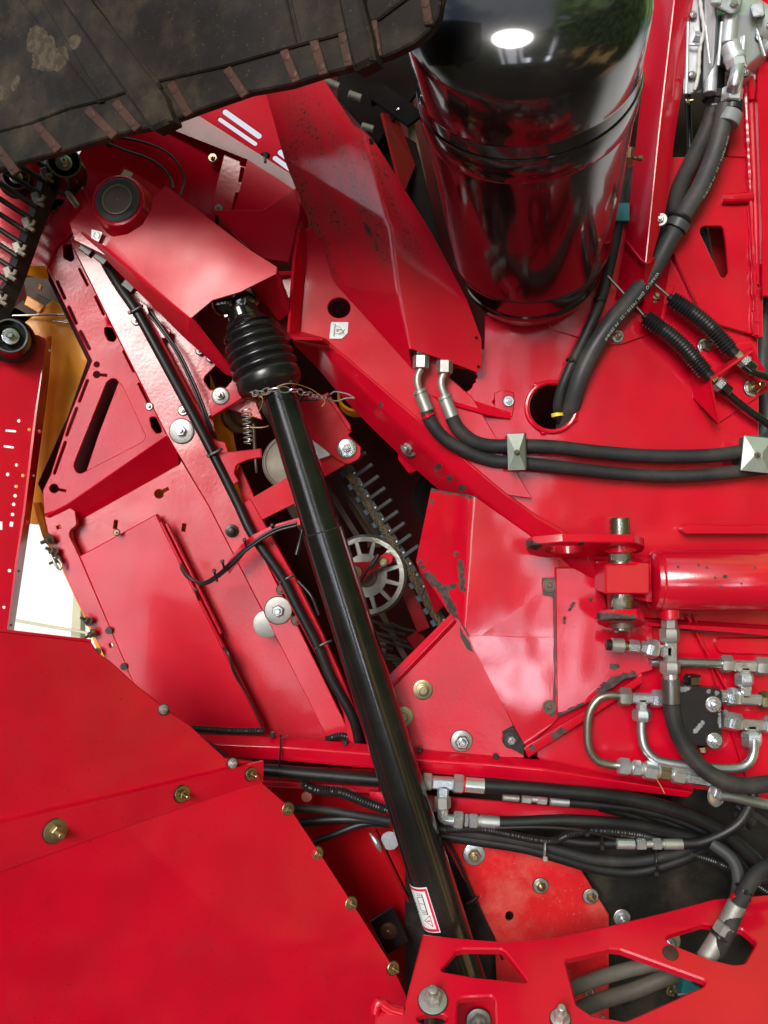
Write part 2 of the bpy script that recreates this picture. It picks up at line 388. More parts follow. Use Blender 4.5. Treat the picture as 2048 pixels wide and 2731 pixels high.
M_pin = mk('polished_pin_steel', (.42, .42, .38), .3, 1, 0, .5, bump=(.0002, 220), var=.3, chips=[(P(1650, 1480, 90), .01), (P(1650, 1610, 90), .01)], chipcol=(.2, .2, .17))
M_yelp = mk('yellow_orange_paint', (1., .36, .0), .5, 0, .1, .4, bump=(.001, 35), var=.2, dustn=.08, dustc=(.25, .09, .01))
M_teal = mk('teal_plastic', (.01, .19, .2), .45, bump=(.0002, 200), var=.1)
M_teald = mk('dark_green_plastic', (.01, .10, .07), .5, bump=(.0002, 200), var=.1)
M_plast = mk('black_plastic', (.012, .012, .013), .35, bump=(.00005, 200))
M_contact = mk('contact_shade', (.05, .008, .007), .6, bump=(.0004, 200), var=.4)  # contact shade painted as a dark ring under each washer
M_white = mk('white_label', (.72, .77, .78), .35, coat=.3); M_ink = mk('dark_print', (.02, .02, .025), .5)
M_pinkp = mk('crimson_print', (.62, .01, .06), .4, coat=.3); M_wtext = mk('white_print', (.75, .75, .72), .6)
M_gask = mk('grey_seal_rubber', (.055, .062, .068), .45); M_straw = mk('dry_straw', (.5, .33, .13), .7)
M_post = mk('beige_post', (.62, .58, .42), .7, bump=(.001, 30)); M_yband = mk('yellow_band', (.8, .62, .03), .5)
M_chipd = mk('bare_grey_steel', (.075, .065, .062), .6, .3, 0, .5, bump=(.0004, 150), var=.4)
def cline(pts, r, h=10, step=16):
    o = []
    for (x0, y0), (x1, y1) in zip(pts, pts[1:]):
        m = max(1, int(math.hypot(x1 - x0, y1 - y0) / (step if step >= 30 else 9)))
        o += [(P(x0 + (x1 - x0) * k / m, y0 + (y1 - y0) * k / m, h), r) for k in range(m)]
    return o
# ---------------------------------------------------------------- small hardware
def bolt(parent, x, y, h=0, rw=16, rh=None, stud=9, mat=None, n=FR, wm=None, hexh=None, dome=False, washer=True):
    mat = mat or M_zinc; n = n.normalized(); p = P(x, y, h); k = R(1, h) * 1000; rw_ = rw * k; rh_ = (rh or rw * .58) * k; hh = hexh or rh_ * .85
    g = G(); g.lathe(p + n * .0016, n, [(0, rh_ * .98), (hh * .82, rh_), (hh, rh_ * .84), (hh, rh_ * .5)], 6, random.random())
    if stud: g.lathe(p + n * (.0016 + hh * .001 - .0005), n, [(0, rh_ * .5), (stud - .8, rh_ * .5), (stud, rh_ * .4)], 14)
    elif dome: g.lathe(p + n * (.001 + hh * .001), n, [(0, rh_ * .8), (2, rh_ * .66), (3.4, rh_ * .3)], 14)
    b = build('bolt', g, mat, parent)
    if washer:
        g = G(); g.lathe(p - n * .0004, n, [(0, rw_), (1.7, rw_), (2.2, rw_ * .94), (2.2, rh_ * .6)], 28); g.mi = 1; g.lathe(p - n * .0008, n, [(0, rw_ + 1.6), (1., rw_ + 1.3), (1.1, rw_ * .9)], 28); build('washer', g, [wm or mat, M_contact], b)  # second material is the painted contact shade round the washer
    return b
def decal_lines(g, x0, y0, x1, y1, h, w_=1.): g.bar(P(x0, y0, h), P(x1, y1, h), R(w_, 0), .0004, None, .0001)
def text_on_tube(path, txt, s0, size, ang, parent, mat, flip=False):
    cu = bpy.data.curves.new('t', 'FONT'); cu.body = txt; cu.size = size; cu.space_character = 1.15
    o = bpy.data.objects.new('t', cu); sc.collection.objects.link(o); dg = bpy.context.evaluated_depsgraph_get(); dg.update()
    me = o.evaluated_get(dg).to_mesh(); vs_ = [v.co.copy() for v in me.vertices]; fs = [list(p.vertices) for p in me.polygons]
    bpy.data.objects.remove(o); c, fr, rad = path; cum = [0]
    for i in range(1, len(c)): cum.append(cum[-1] + (c[i] - c[i - 1]).length)
    g = G(); out_ = []
    for v in vs_:
        s_ = s0 + v.x; s_ = max(0, min(cum[-1] - 1e-5, s_)); i = max(j for j in range(len(cum)) if cum[j] <= s_); i = min(i, len(c) - 2)
        t = (s_ - cum[i]) / max(1e-9, cum[i + 1] - cum[i]); ce = c[i].lerp(c[i + 1], t); u, w_ = fr[i]; r = rad[i] + .0005
        a = RAD(ang) - (v.y - size * .35) / r; out_.append(ce + (u * cos(a) + w_ * sin(a)) * r)
    g.add(out_, fs); return build('printed_text', g, mat, parent)
# ================================================================ the deep inside of the machine
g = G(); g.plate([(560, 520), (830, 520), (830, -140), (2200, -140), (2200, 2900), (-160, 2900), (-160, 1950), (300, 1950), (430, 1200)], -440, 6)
rear = build('rear_housing_panel', g, M_cave, None, 'grimy red wall, coloured shade-dark, at the very back of the machine, seen through the gaps', 'panel')  # wall added to shut out light from behind; its colour holds the shade
g = G(); g.plate([(1560, 140), (2070, 140), (2070, 1000), (1560, 1000)], -300, 6)
build('rear_cross_panel', g, mk('dark_brown_panel', (.05, .03, .018), .8, bump=(.002, 30), var=.5), None, 'dark brown panel glimpsed behind the red post at upper right', 'panel')  # dark brown sheet filling the opening behind the post
g = G(); g.plate([(40, 880), (140, 800), (230, 850), (420, 900), (560, 1000), (620, 1150), (700, 1560), (330, 1650), (240, 1560), (110, 1400), (70, 1396), (40, 1300), (60, 1000)], -135, 4)
build('yellow_inner_panel', g, M_yelp, None, 'orange yellow painted inner wall behind the left side panel', 'panel')
g = G(); g.plate([(86, 1340), (104, 1340), (128, 1420), (170, 1500), (220, 1600), (262, 1700), (300, 1770), (268, 1760), (230, 1660), (165, 1520), (112, 1430)], -120, 12)
ys = build('yellow_edge_strip', g, M_yelp, None, 'narrow orange yellow edge strip beside the white opening at left', 'strip')
g = G(); g.plate([(196, 1560), (216, 1560), (214, 1740), (186, 1740)], -900, 40)
g.plate([(20, 1648), (260, 1690), (260, 1697), (20, 1655)], -850, 6)
build('yard_post', g, M_post, None, 'pale beige post with a thin rail outside, seen through the white opening', 'post')
g = G(); g.plate([(-80, 480), (320, 480), (400, 900), (300, 1000), (100, 980), (-80, 980)], -230, 5); build('bay_back_sheet', g, M_cave, None, 'almost black sheet behind the slats and the yellow bay', 'panel')  # dark sheet added to close a light leak behind the slats
# small dark machinery in the yellow bay
g = G()
g.bar(P(20, 830, -150), P(260, 960, -150), .028, .02); g.bar(P(100, 800, -170), P(260, 880, -170), .02, .02); g.plate([(60, 740), (190, 730), (240, 860), (190, 900), (80, 850)], -195, 20)
g.plate([(20, 960), (100, 870), (260, 1000), (250, 960), (150, 840), (60, 800), (0, 850)], -140, 10)
for k in range(9): g.box(P(158 + k * 13, 918 + k * 7, -150), .006, .012, .012)
dk = build('inner_cross_bar', g, mk('oily_brown_steel', (.035, .018, .008), .6, .2, 0, .4, bump=(.001, 60), var=.4), None, 'oily brown cross bars behind the slats in the yellow bay', 'bar')
g = G(); g.plate([(72, 788), (118, 815), (104, 836), (64, 812)], -130, 6); g.plate([(104, 756), (112, 762), (108, 774), (101, 770)], -130, 4)
build('yellow_bracket', g, M_yelp, None, 'small bent yellow tab in the dark bay right of the slats', 'bracket')
g = G(); g.seg(32, 842, 184, 838, -120, 3.2); g.seg(140, 856, 190, 862, -120, 3)
build('steel_rod', g, M_pin, None, 'thin bare steel rods crossing the yellow bay under the slats', 'rod')

# ================================================================ far left perforated rail
hl = [circ(x, y, 4.6) for x, y in ((50, 1122), (104, 1150), (77, 1145), (60, 1268), (20, 1265), (43, 1297), (40, 1322), (36, 1345), (33, 1372), (70, 1392), (25, 1522), (44, 1240))]
hl += [rect(30, 1398, 9, 13, 8), rect(2, 1402, 8, 22, 0), slot(17, 1148, 40, 1150, 3), slot(12, 1190, 34, 1193, 3), circ(10, 1620, 4)]
g = G(); g.plate([(-60, 880), (100, 893, 12), (124, 905, 10), (98, 1100), (66, 1370), (18, 1690), (-60, 1690)], [(-60, 880, -6), (124, 905, -46), (18, 1690, -34)], 4, hl)
g2 = G(); g2.sheet([(124, 903, -46), (139, 896, -80), (132, 990, -75), (124, 1068, -75), (82, 1380, -75), (36, 1690, -75), (18, 1690, -34), (66, 1370, -38), (98, 1100, -42)], [[0, 1, 2, 3, 4, 7, 8], [4, 5, 6, 7]], 4)
rail = build('perforated_side_rail', g, M_redc, None, 'long red channel rail punched with small square holes at the left edge', 'rail')
build('rail_flange', g2, M_redc, rail)
g = G()
for x, y in ((132, 935), (104, 1150), (88, 1268), (70, 1392), (51, 1523), (30, 1667)): g.lathe(P(x, y, -52), FR + Vector((.6, 0, 0)), [(0, 2.2), (1, 2.2)], 12)
build('rail_hole_dot', g, M_post, rail)  # pale discs paint the light seen through the flange holes

# ================================================================ left side panels
def keyh(x, y, r, deg, ln, w_):
    a = RAD(deg); b = math.asin(w_ / r); o = [(x + r * cos(a + b + (2 * pi - 2 * b) * k / 16), y + r * sin(a + b + (2 * pi - 2 * b) * k / 16)) for k in range(17)]
    return o + [(x + (r + ln) * cos(a) + w_ * sin(a), y + (r + ln) * sin(a) - w_ * cos(a)), (x + (r + ln) * cos(a) - w_ * sin(a), y + (r + ln) * sin(a) + w_ * cos(a))]
Lp = [(150, 640), (185, 640), (295, 861), (443, 1156), (470, 1190), (181, 1350), (118, 1372), (114, 1308), (135, 1265), (185, 1110), (245, 962), (190, 850), (128, 722), (100, 600), (130, 560), (150, 560)]
slots = [slot(153, 752, 172, 795, 3.6), slot(184, 820, 203, 862, 3.6), slot(215, 885, 238, 930, 3.6), slot(212, 718, 233, 760, 2.6), slot(254, 792, 276, 838, 2.6), slot(330, 938, 356, 990, 2.6), slot(370, 1024, 396, 1076, 2.6),
         slot(233, 1015, 212, 1070, 3.2), slot(204, 1090, 178, 1160, 3.2), slot(174, 1180, 145, 1262, 3.2), circ(258, 972, 7), keyh(144, 1303, 12, 12, 20, 3), keyh(258, 999, 9, 5, 18, 3)]
tri = fillet([(303, 1005, 16), (326, 1030, 14), (388, 1164, 12), (380, 1178, 10), (206, 1268, 16), (196, 1240, 16), (284, 1020, 16)])
ov = [fillet([(168, 652), (190, 650), (198, 690), (190, 698), (170, 688)], 8), fillet([(278, 872), (298, 874), (311, 900), (303, 912), (288, 908), (279, 890)], 6), fillet([(398, 1112), (415, 1112), (429, 1140), (432, 1154), (416, 1156), (404, 1140)], 6)]
PL = [(150, 640, -30), (470, 1190, -70), (118, 1372, -72)]
g = G(); g.plate(Lp, PL, 4, slots + [tri] + ov)
lp = build('slotted_side_panel', g, M_peel, None, 'glossy red side panel with a big triangular cut-out and a row of edge slots', 'panel')
g = G()   # wall of the cut-out and the recessed floor behind it
tw = [on_plane(x, y, plane_of(PL)) for x, y in tri]; n_ = plane_of(PL)[1]
g = G(); g.plate([(320, 1008), (340, 1020), (420, 1170), (402, 1200), (236, 1290), (224, 1274), (262, 1160)], [(x, y, h - 12) for x, y, h in PL], 3, rad=6); build('recess_floor', g, M_peel, lp)
g = G(); g.plate([(90, 640), (480, 640), (560, 1010), (560, 1250), (130, 1350), (100, 1290), (180, 1110), (232, 962), (116, 722)], [(150, 640, -80), (470, 1190, -125), (118, 1372, -128)], 3)
build('inner_backing_panel', g, M_cave, None, 'dark red backing sheet behind the slots of the side panel', 'panel')  # dark colour puts the shade inside the slots onto this sheet
g = G(); g.sheet([(181, 1346, -68), (443, 1163, -66), (470, 1188, -64), (120, 1378, -70), (478, 1240, -104), (205, 1398, -108)], [[0, 1, 2, 4, 5, 3]], 4)
build('panel_ledge', g, M_redc, lp)
# lower left panel with key hole
g = G(); kh = keyh(424, 1317, 12, -30, 16, 3.5)
g.plate([(190, 1380), (478, 1235), (443, 1163), (557, 1350), (700, 1628), (880, 1975), (700, 1980), (500, 1940), (340, 1800), (200, 1500)], -104, 4,
        [kh, rect(308, 1399, 9, 22, 8), rect(490, 1407, 9, 20, 8), rect(479, 1489, 6, 7)])
build('keyhole_side_panel', g, M_peel, None, 'red side panel with a keyhole slot showing yellow, below the ledge', 'panel')
# smooth cover door
g = G(); g.plate([(211, 1483), (416, 1371), (560, 1660), (700, 1944), (508, 1944), (355, 1824)], [(211, 1483, -74), (416, 1371, -74), (700, 1944, -54)], 18, bev=2)
g.bar(P(430, 1392, -70), P(700, 1935, -66), .004, .012)
dr = build('smooth_cover_door', g, M_redc, None, 'large smooth red cover sheet left of the thin cable loop', 'cover')
g = G(); g.bar(P(444, 1396, -78), P(590, 1690, -78), .005, .01); build('door_seam_strip', g, M_redc, dr)
bolt(dr, 311, 1420, -58, 7, 4, 5, M_yel)
g = G()
for x, y in ((290, 1682), (330, 1778)): g.lathe(P(x, y, -60), FR, [(0, 6.5), (2, 6)], 16)
build('rubber_plug', g, M_plast, dr)
g = G(); g.plate([(118, 1378), (150, 1366), (182, 1352, 8), (200, 1362, 8), (205, 1400, 10), (180, 1420, 20), (196, 1452), (214, 1490), (358, 1826), (300, 1790), (282, 1760), (200, 1590), (135, 1450)], -76, 12, [rect(156, 1406, 10, 8, -20), rect(296, 1721, 9, 10, -20)])
es = build('curved_edge_panel', g, M_peel, None, 'narrow red border panel between the white opening and the cover sheet', 'panel')
# edge fasteners and chain links on the yellow strip
for i, (x, y, k) in enumerate(((128, 1440, 12), (140, 1470, 11), (150, 1495, 9), (232, 1655, 10), (243, 1692, 10), (250, 1742, 14))):
    g = G(); p = P(x, y, -62); a = Vector((-.5, -.6, .4 if i % 2 else -.3))
    g.lathe(p, a, [(-6, R(k) * 800), (4, R(k) * 1000), (5, R(k) * 600)], 6); g.lathe(p, a, [(4, R(k) * 450), (14, R(k) * 420)], 12)
    g.lathe(p - a.normalized() * .006, a, [(0, R(k) * 1350), (2, R(k) * 1350)], 20)
    build('edge_bolt', g, M_rust if i < 4 else M_yel, ys)
g = G(); g.tube([(135, 1478, -58), (148, 1505, -55), (160, 1520, -58), (166, 1508, -60), (155, 1490, -60)], 3.4); build('hook', g, M_zincd, ys)

# strip panel right of the fold, and the rail carrying cables
PS = [(200, 560, -20), (900, 1975, -40), (557, 1350, -34)]
g = G(); g.plate([(185, 640), (215, 600), (262, 645), (300, 740), (420, 940), (560, 1210), (660, 1400), (760, 1600), (945, 1980), (878, 1980), (700, 1628), (557, 1350), (443, 1156), (295, 861)], -28, 5)
g.plate([(262, 560), (300, 600), (480, 830), (660, 1010), (700, 1120), (560, 1075), (600, 1290), (560, 1210), (420, 940), (300, 740), (240, 640)], -34, 4, [fillet([(540, 1010), (582, 968), (604, 972), (622, 1010), (600, 1036), (560, 1042)], 14), slot(412, 778, 424, 806, 8)])
stp = build('strip_side_panel', g, M_peel, None, 'long orange-peel red strip panel running down behind the black cable', 'panel')
for a in ((363, 855, 11), (398, 1084, 9), (488, 1095, 12), (560, 955, 9), (532, 936, 9), (790, 1655, 12), (750, 1573, 12), (272, 690, 10), (300, 700, 9), (346, 766, 9)): bolt(stp, a[0], a[1], -26, a[2], a[2] * .62, 4, M_rust if a[0] > 700 else M_zincd)
bolt(stp, 484, 1150, -26, 32, 15, 9, M_zinc, wm=M_zincd, dome=True); bolt(stp, 742, 1628, -26, 36, 16, 9, M_zinc, wm=M_zincd)
g = G(); g.lathe(P(618, 1416, -26), Vector((.1, -1, 0)), [(0, 11.5), (4, 11), (5, 7), (12, 6), (13, 4)], 24); build('round_knob', g, M_blk, stp)
g = G(); g.lathe(P(712, 1664, -60), FR, [(0, 24), (5, 24), (6, 20)], 32)
build('idler_disc', g, M_zincd, None, 'edge of a dull steel disc half hidden behind the strip panel', 'disc')
# second slim rail
g = G()
g.sheet([(284, 712, -22), (296, 706, 0), (363, 828, 0), (420, 925, 0), (505, 1085, 0), (560, 1190, 0), (600, 1262, 0), (588, 1268, -22), (548, 1196, -22), (408, 930, -22)], [[0, 1, 2, 3, 9], [3, 4, 5, 8, 9], [5, 6, 7, 8]], 3, 1)
g.plate([(363, 828), (372, 800), (392, 812), (398, 838), (440, 870), (455, 880), (450, 905), (430, 900), (520, 1070), (545, 1110), (562, 1170), (600, 1180), (612, 1215), (570, 1230), (505, 1085), (420, 925)], -14, 3, rad=3)
g.plate([(640, 1346), (668, 1330), (790, 1548), (860, 1690), (905, 1790), (950, 1900), (962, 1990), (930, 1985), (915, 1900), (860, 1780), (760, 1590), (700, 1480)], 2, 22)
crl = build('cable_rail', g, M_red, None, 'slim red angle rail to which the black cable is tied', 'rail')
# hook bracket + crossbar
g = G(); g.plate([(573, 1215), (600, 1207), (695, 1196), (697, 1220), (662, 1226, 10), (630, 1240, 14), (624, 1262, 8), (637, 1284, 6), (613, 1297)], 12, 8)
g.plate([(573, 1218), (612, 1297), (652, 1350), (640, 1350), (600, 1300)], 2, 14)
g.plate([(624, 1262), (640, 1240), (680, 1330), (650, 1345)], -20, 8)
g.sheet([(650, 1347, 0), (662, 1334, 0), (762, 1275, 0), (840, 1240, 0), (870, 1300, 0), (780, 1345, 0), (684, 1393, 0), (640, 1372, -4)], [[0, 1, 2, 3, 4, 5, 6], [0, 6, 7]], 22)
hk = build('hook_bracket', g, M_red, None, 'red hooked bracket and crossbar passing behind the black shaft', 'bracket')
# upper bolt bracket
g = G(); g.sheet([(556, 1068, -6), (640, 1008, -6), (664, 1052, -6), (566, 1112, -6), (560, 1118, -30), (662, 1062, -30)], [[0, 1, 2, 3], [3, 2, 5, 4]], 5)
ub = build('pivot_bracket', g, M_peel, None, 'small red bracket with one washered bolt left of the bellows boot', 'bracket')
bolt(ub, 588, 1056, -5, 22, 13, 15, M_zincd)
# bolts plate right of shaft
g = G(); g.plate([(770, 1085), (800, 1060), (862, 1052), (885, 1075), (932, 1140), (938, 1150), (928, 1160), (962, 1192, 10), (962, 1222, 20), (925, 1240, 20), (898, 1225), (852, 1190), (800, 1130)], -58, 5, rad=2)
g.plate([(800, 1130), (930, 1235), (855, 1278), (800, 1305), (780, 1250)], -66, 4)
g.plate([(862, 1052), (874, 1046), (934, 1132), (936, 1146), (928, 1146), (885, 1080)], -50, 4)
bp = build('pivot_plate', g, M_redc, None, 'flat red pivot plate with one washered bolt right of the black shaft', 'plate')
bolt(bp, 925, 1196, -57, 25, 12, 12, M_zinc)
g = G(); g.plate([(824, 1165), (876, 1205), (882, 1215), (850, 1226), (838, 1210)], -52, 12); build('spring_clip', g, M_zincd, bp)

# ================================================================ moving parts in the gap
g = G(); g.lathe(P(775, 1236, -120), Vector((.15, -1, .05)), [(0, 50), (6, 52), (16, 52), (20, 49), (20.5, 47), (18, 45), (18.5, 14), (22, 12)], 48)
build('belt_pulley', g, mk('dirty_white_casting', (.42, .38, .32), .6, .2, bump=(.0006, 90), var=.3, dustn=.5, dustc=(.16, .11, .07)), None, 'dirty white round pulley half hidden behind the black shaft', 'pulley')
# spoked wheel
c = P(975, 1535, -110); nw = Vector((-.16, -1, .03)).normalized()
def on_c(a, r): u = Vector((1, 0, 0)); u = (u - nw * u.dot(nw)).normalized(); v = nw.cross(u); v = v if v.z > 0 else -v; return c + (u * cos(a) + v * sin(a)) * r
def pxof(q): t = (q.y + D) / D; return (1024 + q.x / S / t, 1365.5 - q.z / S / t)
rr = R(105, -110); holes_ = []
for k in range(12):
    a0 = 2 * pi * k / 12 + .34; wd = 2 * pi / 12 - .13; pts = [pxof(on_c(a0 + wd * j / 4, rr * .86)) for j in range(5)] + [pxof(on_c(a0 + .05 + (wd - .1) * j / 4, rr * .56)) for j in (4, 3, 2, 1, 0)]
    holes_.append(fillet(pts, 0))
pln = [tuple(list(pxof(q)) + [-q.y * 1000]) for q in (on_c(0, rr), on_c(2, rr), on_c(4, rr))]
g = G(); g.plate([pxof(on_c(2 * pi * k / 64, rr)) for k in range(64)], pln, 6, holes_ + [circ(*pxof(c), 14)], bev=1)
M_whl = mk('worn_wheel_casting', (.27, .26, .24), .36, .85, bump=(.0006, 120), var=.35, dustn=.5, dustc=(.09, .075, .045))
wh = build('spoked_wheel', g, M_whl, None, 'worn grey spoked wheel behind the shaft, half covered by it', 'wheel')
g = G(); g.rings([c - nw * d_ for d_ in (-.001, .003, .016, .020)], [((on_c(0, 1) - c), (on_c(pi / 2, 1) - c))] * 4, [rr * 1.0, rr * 1.045, rr * 1.045, rr], 64, cap=False); 
build('rim', g, M_whl, wh)
g = G(); g.lathe(c, nw, [(0, 22), (5, 21), (6, 14), (9, 13)], 32); build('hub', g, M_rust, wh)
g = G(); g.plate([(930, 1500, 18), (985, 1498), (1030, 1474, 14), (1050, 1478, 16), (1046, 1502, 14), (990, 1528), (960, 1560), (930, 1560)], -78, 6)
arm = build('tensioner_arm', g, M_redc, None, 'small red tensioner arm bolted across the spoked wheel', 'arm')
bolt(arm, 948, 1527, -77, 17, 13, 6, M_yel); bolt(arm, 1022, 1500, -77, 12, 11, 8, M_yel)
g = G(); g.tube([(1005, 1486, -60), (990, 1505, -52), (972, 1535, -55), (955, 1560, -60), (930, 1580, -70)], 3.2)
wire = build('sensor_cable', g, M_plast, None, 'thin black lead with a moulded plug crossing the red tensioner arm', 'cable')
g = G(); g.seg(1010, 1478, 985, 1518, -55, 6.5); build('plug', g, M_plast, wire)
# pegged belt
bl = [(890, 1180), (935, 1262), (975, 1330), (1020, 1400), (1060, 1465), (1100, 1530), (1140, 1600), (1180, 1665)]
def beltpt(t): t *= len(bl) - 1; i = min(int(t), len(bl) - 2); f = t - i; return (bl[i][0] + (bl[i + 1][0] - bl[i][0]) * f, bl[i][1] + (bl[i + 1][1] - bl[i][1]) * f)
g = G()
for i in range(len(bl) - 1): g.bar(P(*bl[i], -120), P(*bl[i + 1], -120), .022, .008)
M_peg = mk('worn_peg_rubber', (.035, .036, .04), .5, var=.3)
M_hay = mk('hay_packed_belt', (.16, .10, .045), .9, bump=(.004, 130), var=.5)
pb_ = build('pegged_belt', g, M_blk, None, 'black drive belt with a row of pegs, packed with straw, in the middle gap', 'belt')
g = G(); random.seed(3)
for k in range(300):
    x, y = beltpt(random.random()); x += random.gauss(-2, 4); y += random.gauss(2, 4); a = random.gauss(1.03, .6); L = random.uniform(5, 13)
    g.bar(P(x - cos(a) * L, y - sin(a) * L, -112 + random.uniform(-2, 5)), P(x + cos(a) * L, y + sin(a) * L, -112 + random.uniform(-2, 5)), .0011, .001, None, .0002)
build('packed_straw', g, mk('brown_packed_straw', (.17, .11, .05), .8, var=.5), pb_, kind='stuff')
for k in range(9):
    x1, y1 = 976 + k * 17.3, 1207 + k * 31.2; 
    if k == 8: x1, y1 = 1117, 1455
    g = G(); g.bar(P(x1 - 42, y1 + 30, -112), P(x1, y1, -100), .0075, .007, Vector((0, -1, .3))); build('peg', g, M_peg, pb_)
g = G()
for k in range(16):
    x, y = beltpt(.02 + k * .064); g.lathe(P(x + 9, y - 2, -112), Vector((.3, -1, 0)), [(0, 2.6), (3, 2.4), (3.6, 1.2)], 10)
build('chain_pin', g, M_zincd, pb_)
g = G()
for k in range(14):
    x, y = beltpt(.06 + k * .07); g.box(P(x - 14, y + 9, -122), .012, .012, .012, Matrix.Rotation(RAD(55), 3, 'Y'))
build('belt_tooth', g, mk('bluish_steel', (.05, .07, .10), .5, .3, var=.3), pb_)
g = G()
for (a, b_, w_) in (((840, 1150), (1020, 1430), .03), ((800, 1180), (960, 1440), .012), ((760, 1320), (830, 1440), .02)): g.bar(P(*a, -200), P(*b_, -200), w_, .02)
build('inner_frame_bar', g, mk('brown_oily_bar', (.06, .028, .012), .6, .1, bump=(.001, 60), var=.5), None, 'brown oily frame bars lying behind the pegged belt', 'bar')
g = G(); g.bar(P(1075, 1545, -170), P(1130, 1680, -170), .026, .01); g.bar(P(1100, 1690, -190), P(1180, 1800, -190), .03, .01)
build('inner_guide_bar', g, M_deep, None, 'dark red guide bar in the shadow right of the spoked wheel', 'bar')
for (a, b_, w_, hh_) in (((905, 1290), (1000, 1440), .016, -250), ((860, 1480), (1010, 1730), .02, -260), ((1010, 1620), (1100, 1790), .012, -230), ((690, 1060), (800, 1230), .018, -180)):
    g = G(); g.bar(P(*a, hh_), P(*b_, hh_), w_, .016); g.box(P(*b_, hh_), .03, .02, .03); build('greasy_bar', g, mk('greasy_brown', (.11, .06, .03), .55, .3, bump=(.0012, 60), var=.5), None, {-250: 'greasy brown bar deep in the gap just above the spoked wheel', -260: 'greasy brown bar low in the gap, below the spoked wheel', -230: 'short greasy bar in the gap right of the bristles', -180: 'greasy brown bar behind the pivot plate'}[hh_], 'bar', 'greasy bars in the gap')
# yellow ring
g = G(); g.lathe(P(952, 1072, -150), Vector((0, -1, .5)), [(0, 34), (22, 36), (24, 34), (23, 31), (4, 30)], 32, cap=False)
build('yellow_ring', g, M_yelp, None, 'short yellow pipe mouth in the dark gap beside the diagonal beam', 'pipe')
# dark round hub and twisted tines low in the gap
g = G()
for k in range(26):
    x, y = 985 + random.uniform(0, 90) + k * 1.4, 1660 + k * 9.5; g.tube([(x - 30, y - 8, -200), (x, y + random.uniform(-4, 9), -190), (x + 34, y + 14, -205)], 4, 8)
build('straw_brush', g, mk('brown_bristle', (.05, .033, .02), .8, bump=(.003, 90), var=.5), None, 'dark brown twisted bristle mass below the spoked wheel', 'brush')
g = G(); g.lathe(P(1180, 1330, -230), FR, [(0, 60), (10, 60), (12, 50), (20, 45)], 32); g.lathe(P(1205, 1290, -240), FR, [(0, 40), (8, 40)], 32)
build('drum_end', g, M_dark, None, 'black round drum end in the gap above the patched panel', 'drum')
g = G(); g.lathe(P(640, 1105, -90), Vector((.5, -.8, 0)), [(-20, 30), (0, 36), (8, 34), (10, 24), (24, 20), (26, 12)], 28)
build('inner_bearing', g, mk('brown_cast', (.10, .055, .028), .5, .5, bump=(.0008, 80), var=.4), None, 'greasy brown bearing under the small pivot bracket', 'bearing')
# spring
g = G(); pts = [P(655 + 4 * t / 20 + 12 * cos(t * 1.26), 1090 + t * 2.4, -30 + 9 * sin(t * 1.26)) for t in range(0, 40)]
g.tube(pts, .0012, 8, world=True, step=.003)
spg = build('coil_spring', g, M_zincd, None, 'small coil spring hanging under the chain left of the shaft', 'spring')
g = G(); g.seg(676, 1130, 680, 1215, -60, 5); g.seg(680, 1215, 684, 1262, -60, 3.6); build('spring_rod', g, M_rust, spg)

# ================================================================ diagonal beam, gusset, shield
M_gus = red('red_paint_gusset', chips=cline([(1170, 1245), (1330, 1385)], .005, 5, 40) + cline([(1230, 1340), (1420, 1475)], .006, -30, 40) + [(P(1015, 1078, 10), .004)])
g = G()
rid = [(786, 900), (866, 905), (884, 925), (1000, 1024), (1120, 1127), (1240, 1230), (1345, 1319), (1430, 1382), (1520, 1436), (1600, 1530)]
mid = [(780, 912), (858, 925), (880, 960), (985, 1058), (1100, 1168), (1215, 1275), (1320, 1362), (1410, 1430), (1498, 1490), (1580, 1570)]
low = [(790, 925), (850, 985), (890, 1035), (980, 1130), (1075, 1222), (1180, 1315), (1290, 1402), (1380, 1470), (1470, 1540), (1560, 1610)]
pts = [(x, y, 16) for x, y in rid] + [(x, y, 2) for x, y in mid] + [(x, y, -60) for x, y in low]; n = len(rid)
g.sheet(pts, [[i, i + 1, n + i + 1, n + i] for i in range(n - 1)] + [[n + i, n + i + 1, 2 * n + i + 1, 2 * n + i] for i in range(n - 1)], 5, 7)
bm_ = build('diagonal_beam', g, M_gus, None, 'folded red diagonal beam edge running down to the cylinder lug', 'beam')
g = G(); g.tube([(x, y, 10) for x, y in rid[1:]], 8.5, 16); build('rounded_fold', g, red('fold_red_paint', coat=1., rough=.25), bm_)  # glossy tube added along the fold to catch a line of highlight
bolt(bm_, 1092, 1192, -30, 26, 15, 10, M_zincd, n=Vector((-.5, -.8, -.3)))
g = G(); g.sheet([(1060, 1175, -55), (1110, 1215, -50), (1150, 1235, -45), (1150, 1240, -55), (1090, 1262, -70), (1062, 1225, -70)], [[0, 1, 2, 3, 4, 5]], 5); build('lug', g, M_redc, bm_)
# gusset with round hole, folded left edge
g = G(); g.plate([(812, 615), (835, 600), (950, 600), (1180, 990), (1260, 1060), (1420, 1330), (1345, 1319), (884, 925), (866, 905), (792, 898), (780, 880), (796, 760), (800, 690)], 14, 6, [circ(904, 821, 30, 27)])
gs = build('gusset_plate', g, M_gus, None, 'red gusset plate with a round hole and a small white pictogram label', 'plate')
g = G(); g.sheet([(800, 614, 50), (816, 614, 22), (814, 700, 22), (798, 890, 22), (772, 886, 52), (786, 700, 52)], [[0, 1, 2, 5], [2, 3, 4, 5]], 5)
g.sheet([(772, 884, 52), (776, 893, 56), (788, 898, 56), (862, 900, 50), (880, 915, 30), (790, 880, 18)], [[0, 1, 2, 3, 4, 5]], 5)
build('folded_flange', g, M_redc, gs)
